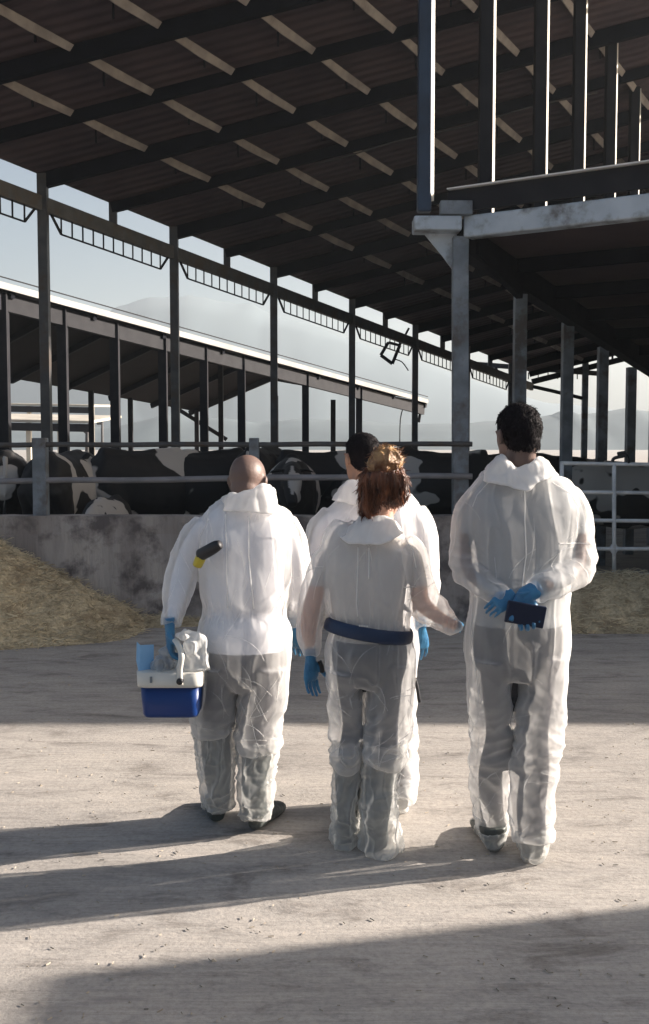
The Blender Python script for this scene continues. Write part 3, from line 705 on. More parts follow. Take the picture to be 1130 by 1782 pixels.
# ================================================================== COWS
def cow_mesh(pose, seed):
    m_ = MB(); v = lambda x, y, z: V((x, y, z))
    # trunk along +X (head at +X)
    sd = V((0, 1, 0))
    m_.loft([(v(-.86, 0, 1.20), .10, .12), (v(-.80, 0, 1.16), .22, .25), (v(-.6, 0, 1.08), .275, .34), (v(-.25, 0, 1.0), .335, .40), (v(.1, 0, .98), .35, .42),
             (v(.4, 0, 1.02), .29, .41), (v(.62, 0, 1.07), .22, .36), (v(.78, 0, 1.1), .14, .27), (v(.84, 0, 1.12), .08, .18)], n=24, side0=sd)
    m_.loft([(v(-.7, 0, 1.40), .09, .05), (v(-.2, 0, 1.385), .06, .03), (v(.35, 0, 1.42), .07, .05)], n=12, side0=sd)
    if pose == 'down':
        nk = [(.62, 1.16, .15, .25), (.88, 1.06, .12, .19), (1.1, .9, .10, .145), (1.22, .78, .09, .12)]; hd = [(1.2, .84), (1.3, .66), (1.38, .46), (1.4, .38)]
    elif pose == 'mid':
        nk = [(.62, 1.16, .15, .25), (.9, 1.2, .12, .19), (1.15, 1.22, .10, .15), (1.28, 1.22, .09, .12)]; hd = [(1.22, 1.26), (1.4, 1.16), (1.58, 1.0), (1.64, .94)]
    else:
        nk = [(.62, 1.18, .15, .25), (.86, 1.34, .12, .19), (1.06, 1.48, .10, .145), (1.15, 1.55, .09, .12)]; hd = [(1.1, 1.60), (1.28, 1.54), (1.48, 1.42), (1.55, 1.38)]
    m_.loft([(v(a, 0, z), rx, ry) for a, z, rx, ry in nk], n=18, side0=sd)
    rr = [(.095, .12), (.105, .12), (.065, .075), (.06, .055)]
    m_.loft([(v(a, 0, z), *rr[i]) for i, (a, z) in enumerate(hd)], n=16, side0=sd)
    hx, hz = hd[0]
    for s in (-1, 1):
        m_.loft([(v(hx, s*.08, hz+.04), .02, .02), (v(hx-.01, s*.17, hz+.04), .05, .02), (v(hx-.02, s*.25, hz+.01), .015, .01)], n=10, side0=V((1, 0, 0)))
        # legs
        m_.loft([(v(.5, s*.15, .98), .11, .15), (v(.52, s*.17, .72), .07, .09), (v(.5, s*.17, .44), .052, .06), (v(.5, s*.17, .38), .055, .06), (v(.5, s*.17, .14), .035, .04), (v(.51, s*.17, .08), .05, .055), (v(.53, s*.17, 0), .055, .065)], n=12, side0=sd)
        m_.loft([(v(-.66, s*.16, 1.05), .13, .24), (v(-.60, s*.19, .78), .10, .16), (v(-.68, s*.19, .56), .055, .08), (v(-.76, s*.18, .48), .045, .065), (v(-.72, s*.18, .2), .035, .042), (v(-.69, s*.18, .08), .05, .055), (v(-.66, s*.18, 0), .055, .065)], n=12, side0=sd)
    m_.ell((-.45, 0, .58), .2, .17, .15)
    m_.loft([(v(-.84, 0, 1.38), .035, .035), (v(-.93, 0, 1.25), .025, .025), (v(-.95, .01, .9), .018, .018), (v(-.94, .02, .62), .03, .03), (v(-.94, .02, .42), .025, .025)], n=8, side0=sd)
    me = remesh(m_, .018, 4); co = get_co(me)
    no = get_no(me); co = co+no*(fbm(co*4, 3, seed)*.02)[:, None]; set_co(me, co)
    # white blaze, socks, udder
    wv = np.zeros(len(co)); wv[(co[:, 2] < .42)] = 1
    fx, fz = hd[1]; 
    d = np.abs(co[:, 1]) < .028+.02*np.sin(co[:, 2]*17); head = ((co[:, 0]-fx)**2+(co[:, 2]-fz)**2) < .06
    wv[d & head & (co[:, 0] > hd[0][0]+.03)] = 1
    wv[((co[:, 0]+.45)**2+(co[:, 2]-.55)**2 < .03)] = 1
    at = me.attributes.new('white', 'FLOAT', 'POINT'); at.data.foreach_set('value', wv.astype(np.float32))
    me.polygons.foreach_set('use_smooth', [True]*len(me.polygons)); return me
CM = {k: cow_mesh(k, i+3) for i, k in enumerate(('down', 'mid', 'up'))}
cowmats = [cow_mat('cow_hide', (3.1, 1.2, .3), .62), cow_mat('cow_hide', (7.7, 2.2, 4.3), .585), cow_mat('cow_hide', (1.9, 8.2, 2.3), .545, 1.5), cow_mat('cow_hide', (5.5, 5.2, 9.3), .57)]
GC = 'black and white cows behind the feed wall'
for (x, Y, rot, pose, mi, sc, lab) in (
    (14, 13.4, 105, 'down', 0, 1.10, 'cow with a white patch cut by the left edge behind the feed wall'),
    (118, 13.2, 82, 'down', 3, 1.10, 'black and white cow seen from behind just right of the concrete fence post'),
    (182, 12.3, -95, 'down', 1, .72, 'small black and white calf facing the viewer with lowered head'),
    (268, 13.9, 38, 'down', 2, 1.12, 'cow with a white rump left of the second barn post'),
    (372, 14.2, 12, 'mid', 1, 1.10, 'black cow with white marks just left of the bald man'),
    (462, 14.6, 80, 'mid', 0, 1.14, 'black cow seen from behind by the dark fence post'),
    (508, 13.1, -88, 'mid', 3, 1.05, 'black cow facing the viewer with a white blaze'),
    (585, 14.3, 15, 'down', 2, 1.10, 'cow with white shoulder patch left of the crew cut person'),
    (690, 14.8, 60, 'mid', 0, 1.12, 'all black cow right behind the head with the bun'),
    (745, 13.6, 176, 'down', 3, 1.10, 'black cow with small white flank spot before the first canopy column'),
    (1100, 13.4, 160, 'down', 1, 1.0, 'cow in deep shade behind the white pipe gate'),
    (880, 14.4, 15, 'mid', 0, 1.08, 'dark cow mostly hidden behind the black-haired right person')):
    p = P(x, 775, Y); t = thing('cow', lab, 'cow', (p.x, p.y, 0), GC, R(rot)); t.scale = (sc,)*3
    me = CM[pose].copy(); me.materials.clear(); me.materials.append(cowmats[mi])
    o = bpy.data.objects.new('body', me); COL.objects.link(o); o.parent = t

# ================================================================== PEOPLE
def hand_mb(wrist, fd, pn, ts, size=1.0, curl=.35, spread=.06, thumb_curl=.3, stub=.05):
    """fd: finger direction, pn: palm side normal (fingers curl towards it), ts: thumb side"""
    m_ = MB(); fd = V(fd).normalized(); pn = V(pn); pn = (pn-fd*pn.dot(fd)).normalized(); ts = V(ts); ts = (ts-fd*ts.dot(fd)-pn*ts.dot(pn)).normalized()
    wr = V(wrist); s = size
    m_.loft([(wr-fd*stub*s, .030*s, .022*s), (wr, .027*s, .020*s), (wr+fd*.035*s, .038*s, .018*s), (wr+fd*.075*s, .043*s, .016*s), (wr+fd*.092*s, .040*s, .013*s)], n=16, side0=ts)
    for off, L_, r in ((.031, .072, .0088), (.0105, .080, .0092), (-.011, .074, .0088), (-.031, .058, .0078)):
        p = wr+(fd*.085+ts*off)*s; d = (fd+ts*off*spread*30*.06).normalized(); pts = [(p-d*.02*s, r*s, r*s), (p, r*s, r*s)]; ang = 0
        for q, fr in enumerate((.45, .31, .24)):
            ang += (curl[q] if isinstance(curl, tuple) else curl*(1. if q else .7)); dd = d*math.cos(ang)+pn*math.sin(ang); p = p+dd*L_*fr*s; pts.append((p, r*s*(1-.1*(q+1)), r*s*(1-.1*(q+1))))
        m_.loft(pts, n=10, sub=3, side0=ts)
    p = wr+(fd*.022+ts*.026)*s; d = (fd*.75+ts*.6+pn*.25).normalized(); pts = [(p-d*.015*s, .012*s, .012*s), (p, .0125*s, .0125*s)]
    for q, L_ in enumerate((.034, .028, .02)):
        d = (d+pn*thumb_curl*.6+fd*.15).normalized(); p = p+d*L_*s; pts.append((p, (.0115-.0013*q)*s, (.0115-.0013*q)*s))
    m_.loft(pts, n=10, sub=3, side0=pn); return m_
def add_head(m_, c, s=1., yaw=0., tilt=0., neck_to=None, nr=.055):
    """c: centre of the skull; yaw 0 looks away from the camera (+Y), positive turns left (-X)"""
    Rz = Matrix.Rotation(yaw, 3, 'Z') @ Matrix.Rotation(tilt, 3, 'X'); L_ = lambda x, y, z: c+Rz @ V((x*s, y*s, z*s))
    E_ = lambda x, y, z, a, b, d: m_.ell(L_(x, y, z), a*s, b*s, d*s, rot=Rz)
    E_(0, -.012, .025, .076, .095, .088); E_(0, .02, -.01, .068, .078, .085); E_(0, .035, -.055, .056, .06, .065); E_(0, .058, -.09, .035, .033, .03)
    E_(0, -.035, -.035, .06, .06, .06)
    m_.loft([(L_(0, .088, .02), .008*s, .008*s), (L_(0, .104, -.012), .012*s, .012*s), (L_(0, .11, -.028), .017*s, .012*s), (L_(0, .09, -.038), .012*s, .008*s)], n=10)
    E_(0, .088, -.060, .024, .012, .007); E_(0, .084, -.072, .021, .012, .008)
    for q in (-1, 1):
        E_(q*.030, .083, .008, .014, .009, .009); E_(q*.03, .085, .027, .022, .01, .007)
        E_(q*.079, .0, -.008, .008, .017, .030); E_(q*.087, -.010, .002, .006, .015, .022); E_(q*.08, .004, -.03, .007, .010, .012)
    if neck_to is not None:
        m_.loft([(L_(0, -.012, -.03), nr*.98, nr*.98), (L_(0, -.02, -.075), nr, nr), (V(neck_to), nr*1.15, nr*1.1)], n=18)
    return Rz
def folds(co, no, seed, zs, amp=1.0, knees=(), waist=None, arms=()):
    p = co.copy(); wv = np.stack([fbm(p*2.6, 2, seed+1), fbm(p*2.6+9, 2, seed+2), fbm(p*2.6+17, 2, seed+3)], 1)*.07
    q = p+wv; zc = p[:, 2]
    vert = ridge(q*np.array([11., 11., 1.5]), seed+10, 7.)*.009
    cv = crumple(q*np.array([15., 15., 3.4]), seed+20)*.007
    dr = np.array([[.8, 0, .6], [0, 1, 0], [-.6, 0, .8]]); dr2 = dr.copy(); dr2[0, 2] *= -1; dr2[2, 0] *= -1
    msk = np.clip(vn(p*3.3, seed+33)*1.6+.45, 0, 1)
    cd = crumple((q @ dr)*np.array([4.5, 8., 16.]), seed+30)*.021
    cd2 = crumple((q @ dr2)*np.array([5., 9., 20.]), seed+40)*.015
    hor = crumple(q*np.array([6., 7., 26.]), seed+50)*.026
    leg = np.clip((zs['crotch']+.05-zc)/.15, 0, 1)
    d = vert*(1-.5*leg)+cv*(1-.3*leg)+cd*(.22+.78*leg)*msk+cd2*(.2+.8*leg)*(1-msk)
    kw = np.zeros(len(p))
    for kx, ky, kz, kr in knees: kw = np.maximum(kw, np.exp(-(((p[:, 0]-kx)**2+(p[:, 1]-ky)**2+(zc-kz)**2)/kr**2)))
    d = d*(1-.4*kw)+hor*kw*1.2
    if waist:
        g_ = np.exp(-((zc-waist[0])/.05)**2)*waist[1]; pl = ridge(q*np.array([38., 38., 3.]), seed+60, 1.6)
        d = d+pl*.012*g_-g_*.016
    big = fbm(p*4.2, 2, seed+70)*.006
    d = d-np.median(d)
    return co+no*(d*amp+big)[:, None]
from mathutils.bvhtree import BVHTree
def creases(me, seed, z_leg, n_leg, n_top, zmax):
    """raised creases in the cloth, grown into the garment's own mesh"""
    co = get_co(me); no = get_no(me); bv = BVHTree.FromPolygons([tuple(x) for x in co], [tuple(q.vertices) for q in me.polygons]); rs = np.random.RandomState(seed); mb = MB()
    for part, n in ((0, n_leg), (1, n_top)):
        idx = np.where((co[:, 2] < z_leg) if part == 0 else ((co[:, 2] >= z_leg) & (co[:, 2] < zmax)))[0]
        for k in range(n):
            i = rs.choice(idx); pnt = V(co[i]); nn = V(no[i]); a = rs.normal(0, .95 if part == 0 else .28); up = V((0, 0, 1)); sd = nn.cross(up)
            if sd.length < .3: continue
            sd.normalize(); up = sd.cross(nn); d = (up*math.cos(a)+sd*math.sin(a)).normalized(); L_ = rs.uniform(.05, .17) if part == 0 else rs.uniform(.07, .30)
            m = int(L_/.012)+3; pts = []; turn = rs.normal(0, 5.0); w = rs.uniform(.0008, .0022)
            for q in range(m):
                r = bv.find_nearest(pnt)
                if r[0] is None: break
                pnt = r[0]; nn = r[1]; t = q/(m-1); pts.append((pnt+nn*.0004, max(.0004, w*math.sin(math.pi*t)**.7), max(.0004, w*math.sin(math.pi*t)**.7)))
                d = (d-nn*d.dot(nn)).normalized(); d = (d+nn.cross(d)*turn*.012).normalized(); pnt = pnt+d*(L_/(m-1))
            if len(pts) > 3: mb.loft(pts, n=5, sub=2)
    bm = bmesh.new(); bm.from_mesh(me); tmp = mb.mesh('t'); bm.from_mesh(tmp); bm.to_mesh(me); bm.free(); bpy.data.meshes.remove(tmp)
def tuck(bme, sme, m=.006):          # keep the body under the cloth
    bv = BVHTree.FromPolygons([tuple(x) for x in get_co(sme)], [tuple(p.vertices) for p in sme.polygons]); co = get_co(bme)
    for i in range(len(co)):
        loc, n, k, dist = bv.find_nearest(co[i], .09)
        if loc is not None:
            sd = (V(co[i])-loc).dot(n)
            if sd > -m: co[i] = loc-n*m
    set_co(bme, co)
def make_person(label, d, torso, arms, legs, head, collar, seed, skin, shirt, trouser, waist_py, trouser_py, gap=.03, amp=1., knees=(), waist_gather=0., boots=None, bare=True, nr=.055, base=None, voxel=.0058):
    """torso: (px,py,off,hw_px,hd_m). arms/legs: lists of (px,py,off,r_px)"""
    s = d/F; J = lambda px, py, off: P(px, py, d+off)
    root = thing('person', label, 'person', base or (J(torso[-1][0], 1400, 0).x, d, 0), 'people walking away in white coveralls')
    su = MB(); bo = MB()
    tr = [(J(px, py, off), hw*s, hd) for px, py, off, hw, hd in torso]
    su.loft(tr, n=36, sub=5)
    bo.loft([(p, max(.03, a-gap*1.1), max(.03, b-gap)) for p, a, b in tr], n=28, sub=4)
    for A in arms:
        su.loft([(J(px, py, off), r*s, r*s*.95) for px, py, off, r in A], n=22, sub=5)
        bo.loft([(J(px, py, off), max(.022, r*s-gap*1.0), max(.022, r*s-gap*1.0)) for px, py, off, r in A[:-1]], n=16, sub=4)
    for Lg in legs:
        su.loft([(J(l[0], l[1], l[2]), l[3]*s, l[4] if len(l) > 4 else l[3]*s*1.05) for l in Lg], n=28, sub=5)
        sgn = 1 if Lg[0][0] < torso[-1][0] else -1; gg = lambda k: (.35 if k < 3 else .8)
        bo.loft([(J(l[0], l[1], l[2])+V((sgn*gap*(.9 if k < 3 else .1), 0, 0)), max(.035, l[3]*s-gap*(.75 if k < 3 else .85)), max(.035, (l[4] if len(l) > 4 else l[3]*s*1.05)-gap*.8)) for k, l in enumerate(Lg)], n=20, sub=4)
    if collar:
        for cl in collar: cl(su, J, s)
    c = J(head[0], head[1], head[2]); add_head(bo, c, head[3], head[4], head[5], neck_to=J(*head[6]), nr=nr)
    me = remesh(su, voxel, 4); co = get_co(me); no = get_no(me)
    kn = []
    for (px, py, off, kr) in knees: q = J(px, py, off); kn.append((q.x, q.y, q.z, kr))
    zs = {'crotch': J(torso[-1][0], torso[-1][1], 0).z}
    co = folds(co, no, seed, zs, amp, kn, (J(600, waist_py, 0).z, waist_gather) if waist_gather else None); set_co(me, co)
    ed = np.empty(len(me.edges)*2, dtype=np.int64); me.edges.foreach_get('vertices', ed); co = lap(co, ed.reshape(-1, 2), 1); set_co(me, co)
    suit_me = me.copy(); creases(me, seed, zs['crotch']+.02, 85, 34, J(*head[6]).z-.06); link('coverall', me, M['suit'], root, True)
    mb_ = remesh(bo, .0065, 3); co = get_co(mb_)
    for x in (skin, shirt, trouser): mb_.materials.append(x)
    zt_ = J(head[0], trouser_py, 0).z; zn = J(*head[6]).z-.01
    cen = np.empty(len(mb_.polygons)*3); mb_.polygons.foreach_get('center', cen); cen = cen.reshape(-1, 3)
    nx_ = J(*head[6]).x
    tz = np.array([q[0].z for q in tr])[::-1]; tx = np.array([q[0].x for q in tr])[::-1]; tw = np.array([q[1] for q in tr])[::-1]
    mi = np.where(cen[:, 2] > zn, np.where(np.abs(cen[:, 0]-nx_) < .13, 0, 1), np.where(cen[:, 2] > zt_, 1, 2))
    armq = (np.abs(cen[:, 0]-np.interp(cen[:, 2], tz, tx)) > np.interp(cen[:, 2], tz, tw)-.012) | (np.abs(cen[:, 1]-d) > .17)
    mi = np.where(bare & armq & (cen[:, 2] < tr[2][0].z-.17) & (cen[:, 2] > tr[-1][0].z+.08), 0, mi); mb_.polygons.foreach_set('material_index', mi.astype(np.int32))
    bco = get_co(mb_); keep = bco[:, 2] > zn-.0; tuck(mb_, suit_me); nco = get_co(mb_); nco[keep] = bco[keep]; set_co(mb_, nco)
    link('body', mb_, None, root, True)
    return root, J, s
def ring_collar(cx, cy, off, rx, ry, th, hgt, back_drop=0., tilt=0., slope=0.):
    def f(mb, J, s):
        pts = []; c = J(cx, cy, off)
        for k in range(16):
            a = 2*math.pi*k/16; sy = math.sin(a); cxx = math.cos(a)
            p = c+V((rx*cxx, ry*sy, -back_drop*max(0, -sy)**3+tilt*sy+slope*cxx)); pts.append((p, th, hgt))
        o = len(mb.v)
        # vertical-ish oval section: rings oriented along the path, side axis up
        n = 12; K = len(pts); sub = 3
        mb.loft([(p, hgt, th) for p, th, hgt in pts], n=14, closed=True, sub=3, side0=V((0, 0, 1)))
    return f
def flap(pts_r):
    def f(mb, J, s): mb.loft([(J(x, y, o), a*s, b) for x, y, o, a, b in pts_r], n=20, sub=4)
    return f
def hair_cap(root, c, s, Rz, thr, m, seed, thick=.012, spike=.006, name='hair', vox=.005):
    """thr: function of local coords -> keep"""
    mb = MB(); mb.ell(c+Rz @ V((0, -.012*s, .025*s)), .076*s+thick, .095*s+thick, .088*s+thick, 36, 24, Rz)
    mb.ell(c+Rz @ V((0, -.035*s, -.03*s)), .064*s+thick*.6, .060*s+thick*.6, .062*s, 30, 20, Rz)
    me = remesh(mb, vox, 2); co = get_co(me); no = get_no(me)
    loc = (co-np.array(c)) @ np.array(Rz)           # rotate back
    rd = ridge(np.stack([loc[:, 0]*90, loc[:, 1]*60, loc[:, 2]*28], 1), seed, 1.4)
    co = co+no*((rd-.4)*spike+fbm(co*30, 2, seed)*spike)[:, None]
    cut = thr(loc/s)                                 # >0 keep, else sink below the scalp
    k = np.clip(cut/.012, 0, 1)[:, None]; sink = np.array(c)+(co-np.array(c))*.80
    co = sink*(1-k)+co*k; set_co(me, co)
    return link(name, me, m, root, True)
def fuzz(ob, n, ln, seed, r=.0006, flow=V((0, 0, -1)), lift=.35, keep=None):   # short hairs grown into the hair's own mesh
    me = ob.data; co = get_co(me); no = get_no(me); rs = np.random.RandomState(seed); idx = np.arange(len(co)) if keep is None else np.where(keep(co))[0]; mb = MB()
    for i in rs.choice(idx, n):
        c = V(co[i]); nn = V(no[i]); f = flow-nn*flow.dot(nn)+V(rs.normal(0, .25, 3)); f = f.normalized(); L_ = ln*rs.uniform(.6, 1.3)
        pts = [(c-nn*.002, r, r), (c+f*L_*.5+nn*L_*lift*.5, r, r), (c+f*L_+nn*L_*lift*rs.uniform(.1, .9), r*.4, r*.4)]; mb.loft(pts, n=3, sub=2)
    bm = bmesh.new(); bm.from_mesh(me); tmp = mb.mesh('t'); bm.from_mesh(tmp); bm.to_mesh(me); bm.free(); bpy.data.meshes.remove(tmp)
def glove(root, mb, name='glove', extra=None):
    me = remesh(mb, .0026, 2); co = get_co(me); no = get_no(me); co = co+no*(ridge(co*np.array([70., 70., 45.]), 5, 2)*.0016-.0008)[:, None]; set_co(me, co)
    return link(name, me, M['glove'], root, True)
def boot(root, ankle, heel_g, fwd, shaft_top, r=.052, m=None, lift=0., pitch=0., name='boot', sole=True, film=0.):
    """rubber boot; heel_g: point on the ground under the heel"""
    mb = MB(); fw = V(fwd).normalized(); h = V(heel_g); up = V((0, 0, 1)); r_ = r+film
    fx = fw.copy(); uu = up
    if pitch:
        fx = (fw*math.cos(pitch)-up*math.sin(pitch)); uu = (up*math.cos(pitch)+fw*math.sin(pitch))
    side = fw.cross(up).normalized()
    B = lambda a, z: h+fx*a+uu*(z+lift)
    mb.loft([(V(shaft_top), r_*1.12, r_*1.16), (V(shaft_top).lerp(V(ankle), .5), r_*1.02, r_*1.08), (V(ankle), r_*.80, r_*.9), (B(.05, .06), r_*.78, r_*.98)], n=20, sub=4)
    mb.loft([(B(-.015, .035), .030+film, .028+film), (B(.02, .042), .040+film, .040+film), (B(.09, .045), .042+film, .043+film), (B(.17, .036), .048+film, .035+film), (B(.24, .028), .043+film, .026+film), (B(.275, .022), .022+film, .018+film)], n=18, sub=4, side0=side)
    return mb
def rim_g(px, py): return G(px, py)
# ------------------------------------------------------------------ A: right man, hands behind his back
dA = G(930, 1500).y
A, JA, sA = make_person(
    'tall black-haired person on the right with gloved hands behind the back', dA,
    torso=[(905, 812, .0, 36, .07), (904, 828, .0, 72, .10), (905, 852, 0, 96, .125), (907, 890, 0, 104, .15), (908, 940, 0, 98, .155), (907, 1000, 0, 90, .15), (904, 1050, 0, 88, .15), (901, 1100, 0, 93, .155), (900, 1140, 0, 93, .145), (897, 1165, 0, 86, .125), (896, 1180, 0, 62, .10)],
    arms=[[(838, 862, 0, 28), (818, 895, .01, 30), (810, 950, 0, 25), (814, 990, -.04, 26), (838, 1015, -.10, 25), (868, 1034, -.16, 19), (880, 1040, -.175, 16)],
          [(980, 862, 0, 30), (998, 895, .01, 33), (1005, 950, 0, 30), (1001, 988, -.04, 31), (975, 1008, -.11, 30), (942, 1022, -.17, 25), (926, 1030, -.19, 20)]],
    legs=[[(856, 1140, 0, 45, .14), (853, 1200, .01, 38, .10), (855, 1280, .05, 33, .080), (853, 1340, .08, 34, .078), (854, 1400, .12, 34, .072), (857, 1425, .15, 33, .075), (858, 1446, .16, 31, .075), (858, 1450, .16, 28, .07)],
          [(944, 1140, 0, 47, .14), (944, 1200, -.01, 44, .105), (938, 1275, -.02, 40, .085), (932, 1335, -.01, 38, .082), (926, 1400, -.01, 38, .076), (927, 1440, 0, 37, .080), (928, 1456, 0, 37, .080), (928, 1460, 0, 34, .075)]],
    head=(901, 757, .0, 1.0, R(22), R(-8), (904, 815, 0)), collar=None, seed=11, skin=M['skin_dark'], shirt=M['shirt_grey'], trouser=M['trouser_pale'],
    waist_py=1050, trouser_py=1085, gap=.032, amp=1.0, knees=[(857, 1290, .05, .13), (935, 1290, 0, .14), (925, 1440, 0, .1), (1000, 985, 0, .1), (815, 985, 0, .1)])
c = JA(901, 757, 0); Rz = Matrix.Rotation(R(22), 3, 'Z') @ Matrix.Rotation(R(-8), 3, 'X')
hA = hair_cap(A, c, 1.0, Rz, lambda l: np.minimum(l[:, 2]+.045-np.clip(l[:, 1]*.7, -.06, .1), .03-l[:, 1]+np.clip(l[:, 2]-.05, 0, 1)*2.2), M['hair_black'], 3, .007, .004)
fuzz(hA, 2600, .010, 5, r=.0005, lift=.14, keep=lambda q: np.linalg.norm(q-np.array(c), axis=1) > .080)
# folded collar of the coverall
def collar_piece(root, name, rings, m=M['suit'], closed=False, seed=1, vox=.006):
    mb = MB(); mb.loft(rings, n=18, sub=5, closed=closed, side0=V((0, 0, 1)) if closed else V((1, 0, 0))); me = remesh(mb, vox, 2)
    co = get_co(me); no = get_no(me); co = co+no*(ridge(co*np.array([22., 22., 16.]), seed, 2.5)*.005-.002)[:, None]; set_co(me, co); return link(name, me, m, root, True)
def collar_ring(root, J, cx, cy, rx, ry, hs, th, zf, off=0., seed=1, name='collar'):
    """zf(angle)-> lift, hs(angle)-> half height; angle 270 deg is the nape"""
    c = J(cx, cy, off); rings = []
    for k in range(24):
        a = 2*math.pi*k/24; rings.append((c+V((rx*math.cos(a), ry*math.sin(a), zf(a))), hs(a), th))
    return collar_piece(root, name, rings, closed=True, seed=seed)
nape = lambda a, w=1.: math.exp(-((((a-1.5*math.pi+math.pi) % (2*math.pi))-math.pi)/w)**2)
def patch(root, name, J, rows, m, th=.004, seed=0, amp=.006, nu=60, nv=16):
    g3 = np.array([[list(J(*q)) for q in r] for r in rows])       # stations x (inner, fold, outer) x 3
    def crs(a, t):
        n = len(a); x = t*(n-1); i = min(int(x), n-2); f = x-i; q = [a[max(i-1, 0)], a[i], a[i+1], a[min(i+2, n-1)]]
        return .5*((2*q[1])+(q[2]-q[0])*f+(2*q[0]-5*q[1]+4*q[2]-q[3])*f*f+(3*q[1]-q[0]-3*q[2]+q[3])*f**3)
    col_ = [crs(g3, u/(nu-1)) for u in range(nu)]; pts = np.array([[crs(c_, v/(nv-1)) for v in range(nv)] for c_ in col_])
    du = np.gradient(pts, axis=0); dv = np.gradient(pts, axis=1); nn = np.cross(du, dv); nn /= np.linalg.norm(nn, axis=2, keepdims=True)+1e-9
    fl = pts.reshape(-1, 3); vv_ = np.linspace(0, 1, nv)[None, :, None]
    d = (crumple(fl*np.array([20., 20., 16.]), seed)-.5).reshape(nu, nv, 1)*amp*2.2+fbm(fl*9, 2, seed).reshape(nu, nv, 1)*amp
    pts = pts+nn*d; a = (pts+nn*th/2).reshape(-1, 3); b = (pts-nn*th/2).reshape(-1, 3); mb = MB(); mb.v = [tuple(x) for x in np.vstack([a, b])]; K = nu*nv
    for i in range(nu-1):
        for k in range(nv-1):
            q = (i*nv+k, (i+1)*nv+k, (i+1)*nv+k+1, i*nv+k+1); mb.f.append(q); mb.f.append(tuple(x+K for x in q[::-1]))
    for i in range(nu-1):
        for k in (0, nv-1): mb.f.append((i*nv+k, (i+1)*nv+k, (i+1)*nv+k+K, i*nv+k+K))
    for k in range(nv-1):
        for i in (0, nu-1): mb.f.append((i*nv+k, i*nv+k+1, i*nv+k+1+K, i*nv+k+K))
    me = mb.mesh(name); bm = bmesh.new(); bm.from_mesh(me); bmesh.ops.recalc_face_normals(bm, faces=bm.faces); bm.to_mesh(me); bm.free()
    return link(name, me, m, root, True)
def seam(root, J, lines, m, r=.0022):
    suit = [c for c in root.children if c.name.startswith('coverall')][0]; bv = BVHTree.FromPolygons([tuple(x) for x in get_co(suit.data)], [tuple(q.vertices) for q in suit.data.polygons])
    for ln in lines:
        pts = []
        for k in range(len(ln)-1):
            for t in np.linspace(0, 1, 9)[(0 if k == 0 else 1):]:
                q = J(ln[k][0]+(ln[k+1][0]-ln[k][0])*t, ln[k][1]+(ln[k+1][1]-ln[k][1])*t, 0); h = bv.ray_cast(V((q.x, q.y-.9, q.z)), V((0, 1, 0)))
                if h[0] is not None: pts.append(h[0]+V((0, -.0005, 0)))
        if len(pts) > 3: mb = MB(); mb.tube(pts, r, 6, 2); mb.build('seam', m, root, True)
patch(A, 'collar', JA, [[(868, 802, .04), (856, 806, .0), (838, 834, -.03)], [(874, 802, -.04), (870, 792, -.08), (852, 842, -.115)], [(888, 812, -.07), (886, 804, -.11), (884, 846, -.158)], [(903, 820, -.08), (903, 814, -.12), (916, 856, -.175)],
    [(920, 812, -.07), (926, 802, -.115), (938, 840, -.165)], [(934, 802, -.04), (942, 794, -.08), (964, 830, -.12)], [(942, 802, .04), (954, 802, .0), (974, 826, -.03)]], M['suit_fold'], seed=4, amp=.009)
seam(A, JA, [[(903, 846), (901, 900), (903, 960), (897, 1012)], [(952, 838), (985, 858), (1000, 880)], [(958, 940), (1024, 944)], [(846, 838), (826, 860), (818, 880)]], M['suit_fold'])
# gloves
def gl(root, *a, **k): return glove(root, hand_mb(*a, **k))
gl(A, JA(892, 1034, -.19), V((-.75, -.1, -.55)), V((.2, 1, -.3)), V((-.5, 0, .8)), .80, curl=.45, spread=0, thumb_curl=.5, stub=.01)
gl(A, JA(912, 1030, -.212), V((.16, -.06, -1)), V((0, -1, -.05)), V((-1, 0, .1)), 1.08, curl=(.08, 1.35, 1.3), thumb_curl=.2, stub=-.005)
mb = MB(); mb.loft([(JA(938, 1024, -.195), .036, .028), (JA(925, 1030, -.205), .036, .026), (JA(912, 1038, -.212), .034, .020), (JA(905, 1044, -.212), .02, .012)], n=14); glove(A, mb, 'glove_cuff')
ph = thing('phone', 'dark navy phone case held in the blue gloves behind the right man', 'phone', (0, 0, 0))
mb = MB(); a = JA(881, 1050, -.243); b = JA(949, 1062, -.243); mb.bar(a+V((0, 0, -.028)), b+V((0, 0, -.028)), .012, .082); o = mb.build('case', M['phone'], ph, bevel=.005)
ph.location = a; shift_children(ph)
# shoe covers
def foot(root, ank, heel, fwd, top, r, m, name, pitch=0., film=0., lift=0., seed=0, amp=.006):
    mb = boot(root, ank, heel, fwd, top, r=r, pitch=pitch, film=film, lift=lift); me = remesh(mb, .006, 2); co = get_co(me); no = get_no(me)
    if amp:
        co = co+no*((ridge(co*np.array([24., 24., 15.]), 31+seed, 2.2)-.4)*amp+fbm(co*7, 2, seed)*amp)[:, None]
    co[:, 2] = np.maximum(co[:, 2], .002); set_co(me, co); return link(name, me, m, root, True)
g1 = G(930, 1500); foot(A, JA(928, 1480, 0), g1, (.12, 1, 0), JA(928, 1452, 0), .060, M['cover'], 'shoe_cover', seed=1, amp=.012)
foot(A, JA(928, 1478, .0), g1+V((0, .012, 0)), (.12, 1, 0), JA(928, 1440, 0), .047, M['boot'], 'boot', seed=1, amp=.002)
g2 = G(862, 1480); foot(A, JA(860, 1462, .11), g2+V((0, 0, .0)), (-.12, 1, 0), JA(858, 1435, .11), .052, M['boot'], 'boot', seed=2, amp=.003)
